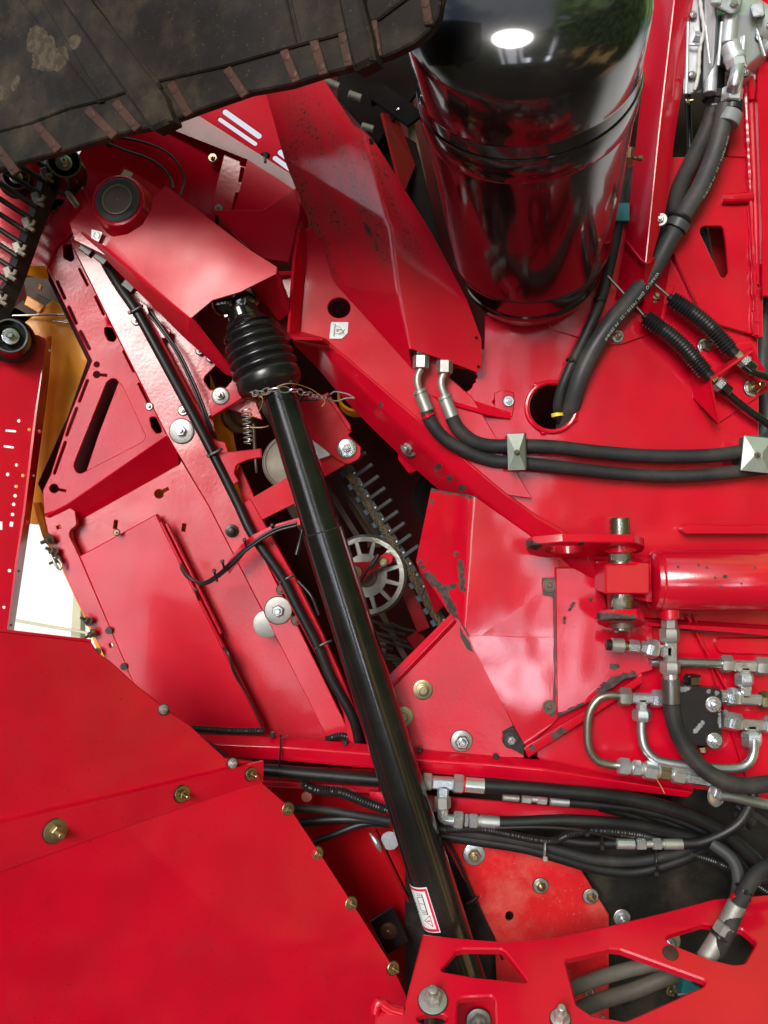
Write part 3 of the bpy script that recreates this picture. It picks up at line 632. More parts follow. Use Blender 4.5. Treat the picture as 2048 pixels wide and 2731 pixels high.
# label
g = G(); g.plate([(883, 859, 2), (929, 859, 2), (927, 888), (912, 903), (878, 903, 2)], 16.2, .6, bev=.1)
lb = build('pictogram_label', g, M_white, None, 'small white pictogram label with a cut corner under the round hole', 'label')
g = G(); hh = 17; q = lambda a, b_: (860 + a * .0603, 840 + b_ * .0603)
def dl(a, b_, c_, d_, w_=.9): decal_lines(g, *q(a, b_), *q(c_, d_), hh, w_)
dl(570, 390, 505, 960, 1.3)
for a, b_ in ((480, 400), (500, 530), (485, 640), (470, 750), (455, 860)): dl(a, b_, a + 50, b_ + 60, 1.)
def arc(pts, w_=1.):
    for (a, b_), (c_, d_) in zip(pts, pts[1:]): dl(a, b_, c_, d_, w_)
arc([(560, 510), (700, 510), (780, 540), (830, 600)], .7); arc([(530, 830), (700, 830)], .7)
arc([(640, 740), (680, 670), (760, 630), (840, 640), (890, 700), (960, 860)], 1.6); arc([(980, 640), (900, 740), (870, 810), (800, 850), (710, 840)], 1.5)
arc([(690, 600), (620, 640), (610, 700), (650, 740), (720, 700)], .7); arc([(800, 680), (830, 740), (790, 800), (740, 810)], .7)
build('pictogram', g, M_ink, lb)
# dirty folded shield
M_dirty = red('red_paint_dirty', rough=.45, coat=.25, dirt=(24, .85, P(930, 520, 70), .25), fl=1)
g = G()
V_ = [(690, 180, 128), (842, 180, 132), (942, 332, 100), (972, 352, 104), (1003, 384, 88), (1152, 622, 62), (1245, 800, 44), (1284, 905, 32), (1284, 982, 30), (1271, 992, 30), (1180, 958, 40), (1087, 927, 50),
      (760, 430, 70), (830, 607, 50), (865, 655, 34), (885, 745, 22), (985, 855, 16.5), (1100, 985, 15.5), (1040, 600, 86), (1062, 780, 66)]
g.sheet(V_, [[0, 1, 2, 3, 18, 12], [12, 18, 14, 13], [18, 19, 15, 14], [19, 11, 17, 16, 15], [3, 4, 5, 18], [5, 6, 19, 18], [6, 7, 8, 9, 10, 11, 19]], 4, 6)
sh = build('folded_shield', g, M_dirty, None, 'tall folded red shield stained with black dirt beside the tank', 'shield')
g = G(); g.lathe(P(988, 377, 98), FR, [(0, 4.6), (.8, 4.6)], 16); g.lathe(P(1276, 978, 33), FR, [(0, 2.4), (.8, 2.4)], 12); g.lathe(P(1270, 900, 38), FR, [(0, 2.2), (.8, 2.2)], 12)
build('small_hole', g, M_dark, sh)

# ================================================================ main side plate
M_main = red('red_paint_main', fl=0, wave=.005, dustn=.10, dustc=(.42, .06, .05))
g = G(); hol = [circ(1470, 1086, 60, n=40), fillet([(1185, 1040), (1210, 980), (1255, 985), (1275, 1005), (1266, 1012), (1270, 1020), (1262, 1022), (1258, 1035), (1225, 1058), (1200, 1058)], 6), slot(1959, 1231, 1985, 1231, 9), slot(1320, 1072, 1328, 1064, 6)]
g.plate([(1060, 930), (1290, 930), (1300, 720), (1640, 560), (1790, 640), (1872, 862), (2022, 896), (2024, 1160), (2034, 1180), (2090, 1190), (2090, 2140), (1850, 2103), (1833, 2122), (1458, 2054), (1432, 2017), (1440, 1900), (1380, 1500), (1300, 1280), (1000, 1000)], 0, 8, hol)
mp_ = build('main_side_plate', g, M_main, None, 'big red side plate behind the hoses, with a ringed round hole', 'plate')
g = G(); cc = P(1470, 1086, 0)
g.tube([cc + Vector((cos(a) * R(66), -.003, sin(a) * R(66))) for a in [2 * pi * k / 40 for k in range(41)]], .0045, 10, world=True)
for a in (2.2, 4.4, -.5, .3): g.ellipsoid(cc + Vector((cos(a) * R(70), -.002, sin(a) * R(70))), .006, .004, .006, 6)
build('hole_ring', g, M_redc, mp_)
g = G(); g.plate([(1460, 790), (1800, 760), (1765, 870), (1736, 890), (1662, 917, 10), (1640, 919, 10), (1602, 918), (1472, 878, 10), (1458, 850, 8)], 5, 5)
op = build('reinforcing_plate', g, M_main, None, 'thin red doubling plate under the tank end with a washered nut', 'plate')
bolt(op, 1646, 897, 5, 17, 11, 7, M_yel, wm=M_zinc); bolt(op, 1472, 836, 5, 14, 8, 6, M_zinc); bolt(op, 1746, 792, 5, 16, 12, 9, M_yel)
g = G(); g.sheet([(1120, 1010, 4), (1240, 1060, 6), (1362, 1100, 4), (1362, 1117, 4), (1300, 1106, 20), (1180, 1072, 20), (1128, 1040, 10)], [[0, 1, 2, 3, 4, 5, 6]], 3)
g.plate([(1318, 1048), (1338, 1040), (1370, 1046), (1372, 1072), (1366, 1112), (1320, 1100)], 4, 3)
tb = build('hose_tab', g, M_main, None, 'small red tab with one nut between the two elbow hoses and the round hole', 'bracket')
bolt(tb, 1356, 1070, 4.5, 14, 9, 5, M_zinc)
bolt(mp_, 1880, 925, 0, 22, 17, 17, M_rust, wm=M_zinc, n=Vector((.25, -1, .1))); bolt(mp_, 2005, 1035, 3, 23, 17, 20, M_yel, wm=M_zinc, n=Vector((.2, -1, .1)))
g = G(); g.plate([(1815, 1412, 12), (1835, 1398, 12), (2090, 1404), (2090, 1424), (1830, 1424, 10)], 26, 22); build('welded_rib', g, M_redc, mp_)
# dark void behind the right edge with a grey pipe
g = G(); g.tube([(2060, 700, -40), (2038, 860, -40), (2034, 1010, -40), (2048, 1120, -40), (2022, 1190, -40), (2060, 1260, -30)], 14)
build('grey_edge_hose', g, M_rubg, None, 'grey hose in the dark gap at the right edge of the plate', 'hose')

# ================================================================ upper right red frame
g = G(); tw = fillet([(1858, 603, 14), (1928, 602, 12), (1935, 640), (1942, 728, 10), (1932, 742, 8), (1922, 738)], 4)
g.plate([(1770, 419), (2004, 417), (2006, 545), (2020, 700), (2022, 896), (1880, 856), (1788, 662), (1760, 560)], 12, 6, [tw])
g.plate([(1985, 100), (2012, 200), (2022, 330), (2034, 640), (2036, 900), (2020, 900), (2004, 545), (2000, 420), (1940, 417), (1950, 330), (1960, 200)], 15, 8)
sp = build('side_plate_with_window', g, M_red, None, 'red side plate with a tapered window, right of the large grey hose', 'plate')
g = G(); g.tube([(1925, 530, 16), (1960, 529, 19), (2006, 526, 18)], 14); build('weld_boss', g, M_redc, sp)
g = G(); wp = [P(1988 + (k * .9), 240 + k * 20, 18 + 2 * (k % 2)) for k in range(32)]; g.tube(wp, .0042, 8, world=True, rfun=lambda t: 1 + .35 * sin(t * 60) * sin(t * 23)); build('weld_bead', g, M_redc, sp)
for k, (x, y0, y1) in enumerate(((2003, 200, 265), (2008, 640, 690), (2016, 700, 760), (2014, 830, 895))):
    g = G(); g.plate([(x - 6, y0), (x + 8, y0), (x + 10, y1), (x - 4, y1)], 22, 6, rad=2); build('hinge_leaf', g, M_redc, sp)
g = G(); g.plate([(2028, -20), (2090, -20), (2090, 790), (2034, 790), (2032, 600), (2020, 260)], 30, 10)
build('right_edge_panel', g, M_redc, None, 'red panel cut by the right edge beside the hinge seam', 'panel')
g = G(); g.plate([(1560, -40), (2090, -40), (2090, 120), (1985, 120), (1840, 200), (1560, 200)], -60, 6)
build('upper_back_panel', g, M_redc, None, 'red panel behind the silver pump at the top right corner', 'panel')
# corrugated conduit seen in window, dark rod in gap
g = G(); g.tube([(1870, 590, -30), (1885, 680, -30), (1900, 760, -30)], 15, corr=(4, .07))
build('window_conduit', g, M_plast, None, 'black corrugated conduit seen inside the tapered window', 'conduit')
g = G(); g.tube([(1834, 190, -60), (1836, 300, -60), (1840, 420, -60)], 8); build('gap_cable', g, M_plast, None, 'black cable in the dark gap between red post and grey hoses', 'cable')
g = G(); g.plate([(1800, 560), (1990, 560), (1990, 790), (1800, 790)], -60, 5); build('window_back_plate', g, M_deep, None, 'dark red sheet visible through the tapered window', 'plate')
# post
g = G(); g.sheet([(1752, -40, 20), (1802, -40, 100), (1862, -40, 66), (1700, 340, 16), (1756, 360, 92), (1800, 360, 60), (1668, 640, 10), (1722, 702, 84), (1738, 690, 70), (1775, 560, 58)],
                 [[0, 1, 4, 3], [1, 2, 5, 4], [3, 4, 7, 6], [4, 5, 9, 8, 7]], 6, 5)
post = build('red_post', g, M_redc, None, 'tall folded red post between the black tank and the silver pump', 'post')
g = G(); g.sheet([(1668, 640, 8), (1722, 702, 80), (1742, 690, 62), (1720, 850, 5), (1640, 800, 5), (1790, 690, 10), (1760, 860, 6)], [[0, 1, 3, 4], [1, 2, 5, 6, 3]], 5)
g.tube([(1668, 640, 12), (1695, 675, 50), (1722, 702, 84), (1742, 688, 66)], 3.4, 8)
build('post_foot', g, M_redc, post)
bolt(post, 1828, 270, 40, 10, 9, 7, M_yel, n=Vector((1, -.3, 0)))
# ================================================================ centre-right patched panel
cps = cline([(1145, 1540), (1180, 1575), (1195, 1600), (1215, 1650), (1236, 1690), (1240, 1705)], .0066, -6, 14) + cline([(1228, 1500), (1232, 1560), (1237, 1585)], .0045, 0, 18) + cline([(1195, 1572), (1222, 1562)], .004, -4, 16) + cline([(1155, 1303), (1210, 1312), (1262, 1325)], .004, 0, 22) + [(P(1155, 1338, -6), .004), (P(1218, 1478, 0), .004), (P(1122, 1500, -20), .004), (P(1130, 1515, -20), .004)]
g = G(); fp = [(1150, 1301, -42), (1172, 1308, -34), (1262, 1322, 6), (1340, 1378, 6), (1440, 1448, 8), (1490, 1500, 8), (1490, 1700, 10), (1488, 1915, 12), (1402, 1996, 12), (1245, 1694, 8), (1236, 1670, 6), (1248, 1500, 8),
     (1109, 1498, -52), (1187, 1612, -44), (1200, 1640, -26), (1400, 1700, 24)]
g.sheet(fp, [[0, 1, 2, 11, 10, 14, 13, 12], [2, 3, 4, 5, 6, 15, 9, 10, 11], [6, 7, 8, 9, 15]], 4, 5)
g.sheet([(1109, 1498, -51), (1186, 1612, -43), (1160, 1636, -80), (1116, 1515, -80)], [[0, 1, 2, 3]], 4)
pp = build('patched_panel', g, red('red_paint_chipped', chips=cps, fl=0, wave=.006, coat=.8), None, 'folded red panel with large grey patches of missing paint, in the centre', 'panel')
cps2 = cline([(1605, 1845), (1640, 1815), (1695, 1800)], .008, 21, 14) + cline([(1492, 1912), (1560, 1880)], .0055, 18, 16) + cline([(1505, 1650), (1506, 1672)], .003, 18, 10) + cline([(1575, 1600), (1590, 1592)], .003, 18, 10) + cline([(1520, 1625), (1535, 1600)], .003, 18, 10) + [(P(1634, 1777, 20), .005), (P(1645, 1776, 20), .004)]
g = G(); g.plate([(1482, 1515), (1530, 1515), (1600, 1552), (1625, 1640), (1740, 1672), (1742, 1786), (1712, 1796), (1712, 1802), (1664, 1812), (1636, 1834, 12), (1615, 1846), (1560, 1880), (1486, 1914)], [(1482, 1515, 18), (1486, 1914, 16), (1742, 1786, 24)], 5)
cp = build('scratched_side_panel', g, red('red_paint_scratched', chips=cps2, fl=1), None, 'flat red panel with scratches and rust grey chips below the cylinder pin', 'panel')
M_edgechip = mk('flaked_paint_edge', (.085, .072, .068), .75, .2, 0, .4, bump=(.0005, 150), var=.4, chips=[])
g = G(); random.seed(9); 
def rag(pts, k=3): return [(x + random.uniform(-k, k), y + random.uniform(-k, k)) for x, y in pts]
strip = [(1446, 1541), (1482, 1541)] + [(1483, 1560 + 6 * i) for i in range(4)] + [(1483, 1590)] + [(1486, 1600), (1486, 1620)] + rag([(1483, 1630 + 12 * i) for i in range(20)], 2) + [(1482, 1905), (1470, 1912), (1444, 1908), (1443, 1854), (1473, 1850), (1476, 1830)] + rag([(1477, 1820 - 14 * i) for i in range(15)], 1.5) + [(1475, 1596), (1468, 1590), (1448, 1588)]
g.plate(strip, [(1482, 1515, 13.2), (1446, 1914, 12.8), (1487, 1700, 13.6)], .5, bev=0); build('flaked_edge', g, M_edgechip, pp)
for y in (1560, 1885):
    g = G(); g.lathe(P(1465, y, 14), FR, [(0, 12), (1.4, 11.6), (1.5, 9), (2.6, 8.4), (2.8, 5), (2.2, 4.6), (3.4, 3), (3.4, .01)], 28); build('rivet', g, M_rust, pp)
g = G(); g.sheet([(1398, 1996, 26), (1712, 1800, 30), (1712, 1822, 30), (1410, 2022, 26), (1400, 2012, 4), (1705, 1835, 4)], [[0, 1, 2, 3], [3, 2, 5, 4]], 5, 3)
build('stiffener_strip', g, red('red_paint_strip', chips=cline([(1480, 1962), (1510, 1945)], .006, 28, 12) + [(P(1420, 1995, 28), .005)]), None, 'bright red stiffening strip with one grey chip, slanting under the scratched panel', 'strip')
# lower centre panel with brassy bolts
g = G(); g.sheet([(1037, 1812, 4), (1206, 1641, 4), (1226, 1656, 8), (1250, 1700, 8), (1366, 1930, 10), (1398, 2020, 10), (1240, 2015, 6), (1000, 2010, 2), (1000, 1850, 2)], [[0, 1, 2, 3, 4, 5, 6, 7, 8]], 5)
g.sheet([(1033, 1805, 8), (1203, 1636, 8), (1212, 1652, 20), (1046, 1824, 20), (1052, 1832, 6), (1219, 1662, 6)], [[0, 1, 2, 3], [3, 2, 5, 4]], 3, 3)
lc = build('bolted_centre_panel', g, M_peel, None, 'glossy red panel with brassy washers and a pale washer right of the shaft', 'panel')
g = G(); g.plate([(1226, 1668), (1236, 1690), (1252, 1712), (1262, 1740), (1246, 1732), (1228, 1700)], [(1226, 1668, 8.6), (1262, 1740, 9), (1228, 1700, 8.7)], .5, bev=0); build('paint_chip', g, M_edgechip, lc)
for a in ((1128, 1840, 28), (1076, 1911, 28)):
    g = G(); g.lathe(P(a[0], a[1], 5), FR, [(0, 17), (1.4, 17), (1.8, 16), (1.9, 12), (3.6, 11.5), (4, 9), (8, 8.5), (8.3, 7), (6.8, 6), (6.8, 3), (8.6, 2.6), (8.6, .01)], 32); build('nut_with_washer', g, M_yel, lc)
bolt(lc, 1231, 1976, 7, 28, 19, 7, M_pin, wm=M_zincd); 
g = G(); g.plate([(1340, 1952), (1366, 1936), (1378, 1950), (1402, 1990), (1398, 2016), (1352, 1990)], 14, 4); bk = build('black_clamp_plate', g, M_blk, lc); bolt(bk, 1363, 1973, 16, 21, 12, 7, M_zincd, wm=M_blk)

# ================================================================ tank
T0, T1 = P(1414, 640, 66), P(1403, 26, 425)
ax = (T1 - T0).normalized(); LT = (T1 - T0).length * 1000; RA, RZ = 130, 151
rt = lambda t: RA + (RZ - RA) * t
prof = [(-106, 20), (-104, 55), (-99, 86), (-92, 98), (-84, 108), (-74, 112), (-66, 115), (-62, 117), (-54, 117.5), (-50, 116), (-6, 126), (-3, 129.5), (2, 130.5), (4, 129.6), (LT * .4, rt(.4)), (LT * .62, rt(.62)), (LT * .80, rt(.8)), (LT * .806, rt(.8) - .5), (LT * .814, rt(.8) - .5), (LT * .82, rt(.82)), (LT * .98, rt(.98))]
for k in range(1, 15): a = pi / 2 * k / 14; prof.append((LT * .98 + 74 * sin(a), RZ * (cos(a) ** .72) + .01))
g = G(); g.lathe(T0, ax, prof, 96); tank = build('black_tank', g, M_black, None, 'large gloss black cylindrical air tank at the top, held by a strap', 'tank', sharp=24)
g = G(); g.lathe(T0, ax, [(LT * .66, rt(.66) + .3), (LT * .66, rt(.66) + 2.2), (LT * .665, rt(.665) + 2.8), (LT * .755, rt(.755) + 2.8), (LT * .76, rt(.76) + 2.2), (LT * .76, rt(.76) + .3)], 96, cap=False)
stt = build('tank_strap', g, M_black, tank)
g = G(); g.bar(P(1006, 246, 200), P(1110, 322, 270), .030, .005); g.bar(P(998, 234, 180), P(1012, 272, 204), .026, .01); build('strap_end', g, M_dark, stt)
bolt(tank, 1062, 298, 240, 8, 6, 6, M_zinc)
g = G(); p = P(1648, 418, 150); g.lathe(p, Vector((1, -.25, 0)), [(-22, 19), (4, 19), (6, 16)], 28); g.lathe(p + Vector((.005, 0, 0)), Vector((1, -.25, 0)), [(0, 12), (8, 12)], 24)
pt = build('drain_boss', g, M_black, tank)
g = G(); a, b = P(1671, 420, 160), P(1690, 419, 164); g.lathe(a, b - a, [(0, 15), (1.5, 17), (8, 17), (10, 15)], 6, .4)
g.seg(1688, 422, 1700, 422, 164, 4.5); g.seg(1699, 422, 1713, 422, 164, 7); build('brass_fitting', g, M_yel, pt)
g = G(); tp = T0 + ax * ((LT * .98 + 66) / 1000) + Vector((-.012, 0, -.03)); g.lathe(tp, ax, [(0, 13), (10, 12), (12, 8)], 24); build('top_port', g, M_blk, tank)
# clamps and threaded rods by the tank
def rod(x0, y0, x1, y1, h, r, m=M_zincd):
    a, b_ = P(x0, y0, h), P(x1, y1, h); L = (b_ - a).length * 1000; pr = []; k = 0
    while k < L: pr += [(k, r * .86), (k + .8, r)]; k += 1.6
    return G().lathe(a, b_ - a, pr, 14)
def thing_rod(nm, g, label): return build(nm, g, M_zincd, None, label, 'rod')
thing_rod('threaded_rod', rod(868, 215, 905, 232, 40, 6.5), 'threaded rod end beside the shield top, upper of three')
thing_rod('threaded_rod', rod(930, 250, 963, 262, 40, 6.5), 'short bright threaded rod end in the dark above the shield')
thing_rod('threaded_rod', rod(965, 335, 995, 344, 20, 6), 'threaded rod end just above the small hole of the shield')
g = G(); g.plate([(1078, 139), (1094, 137), (1108, 340), (1136, 470), (1150, 600), (1120, 600), (1104, 460), (1080, 300)], -150, 10); build('tank_saddle', g, mk('dull_brown_edge', (.09, .045, .02), .6, bump=(.001, 60), var=.4), None, 'brown edge of the saddle behind the left side of the tank', 'bracket')
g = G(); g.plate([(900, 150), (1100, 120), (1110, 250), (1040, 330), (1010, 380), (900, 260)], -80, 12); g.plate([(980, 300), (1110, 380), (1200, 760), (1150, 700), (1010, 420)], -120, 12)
build('dark_mounting_plate', g, M_dark, None, 'nearly black mounting plate in the gap between shield and tank', 'plate')  # near-black colour carries the shade of this gap
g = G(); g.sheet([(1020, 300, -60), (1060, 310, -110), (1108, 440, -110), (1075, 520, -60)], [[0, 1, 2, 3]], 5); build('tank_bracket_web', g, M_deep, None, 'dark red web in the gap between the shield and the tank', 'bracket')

# ================================================================ drive shaft
def radd(x0, y0, r0, x1, y1, r1, h): return
HS = 100
def sh_h(y): return 104 - (y - 1000) * .030
def sh_pt(y): return 742 + (y - 1040) * .3135
def shseg(y0, y1, r0, r1, extra=()):
    a, b_ = P(sh_pt(y0), y0, sh_h(y0)), P(sh_pt(y1), y1, sh_h(y1)); L = (b_ - a).length * 1000; k = R(1, HS) * 1000
    return a, b_ - a, [(0, r0 * k)] + [(L * t, r * k) for t, r in extra] + [(L, r1 * k)]
g = G(); a, d, pr = shseg(1415, 2640, 53, 61, ((.002, 55.5), (.3, 57))); g.lathe(a, d, pr, 64)
sf = build('drive_shaft', g, M_shaft, None, 'long black drive shaft guard tube running diagonally down the whole picture', 'drive shaft')
g = G(); a, d, pr = shseg(1020, 1440, 43.5, 52); g.lathe(a, d, pr, 64); build('inner_guard_tube', g, M_shaft, sf)
# boot
g = G(); A, B = P(668, 878, 92), P(728, 1046, 102); dv = B - A; L = dv.length * 1000; k = R(1, HS) * 1000; pr = []
n = 5
for i in range(n * 8 + 1):
    t = i / (n * 8); base = 76 + 11 * math.sin(min(1, t * 1.2) * pi / 2) + 4 * t; pr.append((L * t * .70, (base - 11 * (.5 + .5 * cos(2 * pi * i / 8)) ** 1.6) * k))
pr += [(L * .74, 87 * k), (L * .78, 88 * k), (L * .86, 88 * k), (L * .94, 82 * k), (L * 1.0, 64 * k), (L * 1.06, 52 * k), (L * 1.08, 40 * k)]
g.lathe(A, dv, [(-4, 50 * k), (-2, 70 * k)] + pr, 72); build('bellows_boot', g, mk('boot_plastic', (.009, .009, .010), .3, 0, .2, .5, .2, (.0001, 200), var=.2), sf, sharp=60)
# joint yoke inside the tunnel
g = G(); c0 = P(640, 812, 90); aa = dv.normalized()
g.lathe(P(630, 790, 88), aa, [(0, 18), (10, 26), (40, 28), (46, 34), (60, 38)], 32)
for s_ in (-1, 1):
    g.bar(P(610 + s_ * 26, 770, 90), P(640 + s_ * 24, 850, 92), .016, .03); g.lathe(P(615 + s_ * 30, 800, 110), FR, [(-10, 11), (8, 11), (9, 8)], 20)
g.ellipsoid(P(600, 808, 100), .022, .02, .022, 12); g.ellipsoid(P(660, 800, 92), .02, .02, .02, 12)
build('joint_yoke', g, M_black, sf)
# warning label bent round the tube
a, b_ = P(sh_pt(2328), 2328, sh_h(2328)), P(sh_pt(2452), 2452, sh_h(2452)); axs = (b_ - a).normalized(); u = (FR - axs * FR.dot(axs)).normalized(); v = axs.cross(u); v = v if v.x < 0 else -v; rr_ = 59.9 * k / 1000
def wrap(s_, t, e=0): an = RAD(t + 12); return a + axs * s_ + (u * cos(an) + v * sin(an)) * (rr_ + e)
def wpatch(g, s0, s1, t0, t1, e, n=14): 
    vs_ = [wrap(s, t0 + (t1 - t0) * i / n, e) for s in (s0, s1) for i in range(n + 1)]; g.add(vs_, [(i, i + 1, n + 2 + i, n + 1 + i) for i in range(n)])
LL = (b_ - a).length
g = G(); wpatch(g, .004, LL, 2, 86, .0012); wl = build('warning_label', g, M_white, sf, label='white warning label with crimson frame and triangle')
g = G()
for q_ in ((.0062, .0105, 4, 84), (LL - .0065, LL - .002, 4, 84), (.0062, LL - .002, 4, 10)): wpatch(g, q_[0], q_[1], q_[2], q_[3], .0016)
def wline(g, s0, t0, s1, t1, w_=.0008): g.bar(wrap(s0, t0, .0018), wrap(s1, t1, .0018), w_, .0003, None, .00005)
build('label_frame', g, M_pinkp, wl)
g = G(); ps = [(.066, 15), (.082, 28), (.062 + .027, 14)]; tri_ = [(.0515, 17), (.0705, 17), (.061, 37)]
for i in range(3): wline(g, *tri_[i], *tri_[(i + 1) % 3], .0011)
build('warning_triangle', g, M_pinkp, wl)
g = G(); wline(g, .061, 20, .061, 29, .0016)
for s_, t0, t1 in ((.015, 22, 38), (.018, 22, 38), (.021, 22, 38), (.032, 22, 38), (.044, 22, 38), (.047, 22, 38), (.050, 22, 38)): wline(g, s_, t0, s_, t1)
wline(g, .015, 21, .050, 21, .0014); wline(g, .021, 40, .044, 40, .0006)
for i in range(6): wline(g, .030 + i * .004, 62, .033 + i * .004, 68 - 3 * (i % 2), .0016)
for i in range(4): wline(g, .034 + i * .005, 55, .036 + i * .005, 58, .0012)
build('label_print', g, M_ink, wl)
# safety chain
g = G(); root = empty('safety_chain', P(720, 1040, 150), 'thin steel chain hooked around the top of the black shaft', 'chain')
cpts = [(640, 1040, 60), (664, 1050, 120), (700, 1046, 155), (740, 1038, 168), (775, 1040, 155), (810, 1048, 120), (846, 1058, 70), (880, 1062, 20)]
c_ = cr([P(*q_) for q_ in cpts], .0135)
for i in range(len(c_) - 1):
    m_ = (c_[i] + c_[i + 1]) / 2; x_ = (c_[i + 1] - c_[i]).normalized(); y_ = x_.cross(FR).normalized(); z_ = x_.cross(y_); o1 = y_ if i % 2 else (y_ * .35 + z_).normalized()
    g = G(); g.tube([m_ + x_ * (.0098 * cos(t)) + o1 * (.0048 * sin(t)) for t in [2 * pi * j / 12 for j in range(13)]], .00115, 6, world=True, cap=False, step=.003); build('link', g, M_zinc, root)
g = G(); g.tube([(876, 1060, 20), (890, 1045, 14), (930, 1052, 10), (945, 1062, 8)], 2.2); g.tube([(876, 1064, 20), (895, 1070, 14), (925, 1062, 10), (945, 1062, 8)], 2.2); build('spring_hook', g, M_zincd, root)
g = G(); g.seg(806, 1052, 790, 1072, 60, 11); g.tube([(810, 1068, 50), (850, 1064, 40), (880, 1054, 20)], 3.5, corr=(4, .3)); build('chain_tail', g, M_blk, root)
for i, (pp_, lb_) in enumerate(([(672, 1045, 60), (700, 1070, 150), (690, 1110, 140), (668, 1115, 60)], 'left'), ) if False else ():
    pass
g = G(); g.tube([(690, 1060, 140), (760, 1024, 172), (820, 1034, 120), (860, 1060, 90), (866, 1075, 80), (858, 1084, 78)], 1.1, 6); g.tube([(664, 1048, 110), (700, 1062, 150), (688, 1100, 100), (664, 1112, 60), (672, 1090, 60)], 1.1, 6); g.tube([(668, 1140, -20), (700, 1140, -10), (716, 1136, -20)], 1.6, 6)
build('straw_twine', g, M_straw, None, 'loose strands of dry straw caught on the chain', 'straw')

# ================================================================ gearbox and tunnel cover
hp = [(195, 620, 70), (460, 440, 70), (560, 800, 90)]
g = G(); g.sheet([(186, 596, 70), (268, 500, 74), (330, 442, 70), (345, 452, 70), (444, 516, 80), (470, 600, 80), (300, 690, 80), (200, 640, 70)], [[0, 1, 2, 3, 4, 5, 6, 7]], 40, 2)
gb = build('gearbox_housing', g, M_peel, None, 'red gearbox block with a round grey sealed bearing boss', 'gearbox')
pc = P(336, 560, 70); na = Vector((-.10, -1, .12)).normalized()
g = G(); g.lathe(pc, na, [(0, 50), (4, 47), (30, 44), (34, 42), (35, 39), (33.5, 38), (33.5, .01)], 64); build('bearing_boss', g, red('boss_red_paint', bump=(.0004, 120), coat=.7), gb)
g = G(); g.lathe(pc, na, [(30, 36), (35.2, 36), (36.2, 34.5), (36.2, 26), (34, 24.4), (30, 24.4)], 64, cap=False); build('grey_seal', g, M_gask, gb)
g = G(); g.lathe(pc, na, [(30, 25.4), (35.5, 24.6), (37, 23.4), (37, 21.1), (35.5, 20.6), (35.4, .01)], 48); build('metal_cap', g, mk('brown_cap', (.24, .18, .17), .38, .6, bump=(.0002, 150), var=.25), gb)
g = G(); g.lathe(pc, na, [(35.4, 25), (37.6, 24.6), (37.6, 22.8), (35.4, 22.4)], 48, cap=False); g.lathe(pc, na, [(35.4, 1.6), (36.2, 1.2), (36.2, .01)], 12); build('snap_ring', g, mk('brassy_ring', (.6, .52, .3), .35, .9, var=.4, bump=(.0004, 200)), gb)
g = G(); g.plate([(244, 611, 2), (273, 619, 2), (263, 645, 2), (243, 635, 2)], 83, .6, bev=.1); s1 = build('arrow_sticker', g, M_white, gb)
g = G()
for a0, a1 in ((100, 250), (290, 430)):
    for j in range(6): t = RAD(a0 + (a1 - a0) * j / 6); t2 = RAD(a0 + (a1 - a0) * (j + 1) / 6); decal_lines(g, 258 + 8 * cos(t), 628 + 8 * sin(t), 258 + 8 * cos(t2), 628 + 8 * sin(t2), 84, 1.4)
build('arrow_print', g, M_ink, s1)
g = G(); g.plate([(332, 451, 2), (355, 462, 2), (344, 480, 2), (321, 468, 2)], 78, .6, bev=.1); build('blank_sticker', g, M_white, gb)
bolt(gb, 262, 500, 76, 6, 5, 4, M_redc, washer=False)
# tunnel cover: top face, left face, right piece
g = G()
cv = [(276, 664, 100), (298, 632, 104), (340, 625, 107), (380, 600, 109), (402, 560, 108), (408, 528, 106), (442, 495, 104), (560, 585, 118), (668, 668, 128), (738, 712, 134), (736, 730, 134), (640, 778, 140), (566, 800, 141), (496, 846, 138), (380, 752, 120),
      (186, 600, 58), (250, 660, 60), (380, 790, 66), (490, 900, 70), (604, 1000, 74), (632, 1006, 74)]
g.sheet(cv, [[0, 1, 2, 3, 4, 5, 6, 7, 14], [7, 8, 9, 10, 11, 12, 13, 14], [15, 0, 14, 17, 16], [17, 14, 13, 18], [18, 13, 20, 19]], 4, 7)
g.sheet([(738, 714, 132), (770, 800, 60), (772, 835, 50), (742, 856, 50), (700, 800, 50), (660, 760, 90), (736, 730, 132)], [[6, 0, 1, 2, 3, 4, 5]], 3, 3)
cov = build('tunnel_cover', g, red('cover_red_paint', coat=.45, coatr=.38, wave=.010, bump=(.00008, 260), fl=0), None, 'dented red tunnel cover over the universal joint, open at its lower end', 'cover', sharp=50)
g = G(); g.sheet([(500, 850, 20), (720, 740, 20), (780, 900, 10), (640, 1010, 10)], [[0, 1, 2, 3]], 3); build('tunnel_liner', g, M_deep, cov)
for x, y in ((232, 668), (272, 692), (345, 765)):
    g = G(); g.box(P(x, y, 40), .022, .016, .013, Matrix.Rotation(RAD(38), 3, 'Y')); build('bolt_head', g, M_blk, cov)
g = G(); g.plate([(740, 728), (792, 726), (792, 745), (770, 800), (752, 760)], 10, 4); g.bar(P(792, 730, 12), P(742, 732, 20), .008, .01); build('tie_strap', g, M_red, cov)
g = G(); g.plate([(566, 560), (700, 560), (790, 500), (800, 560), (770, 700), (700, 690), (640, 640)], 0, 5)
build('cover_back_plate', g, M_redc, None, 'shadowed red sheet between the tunnel cover and the gusset flange', 'plate')

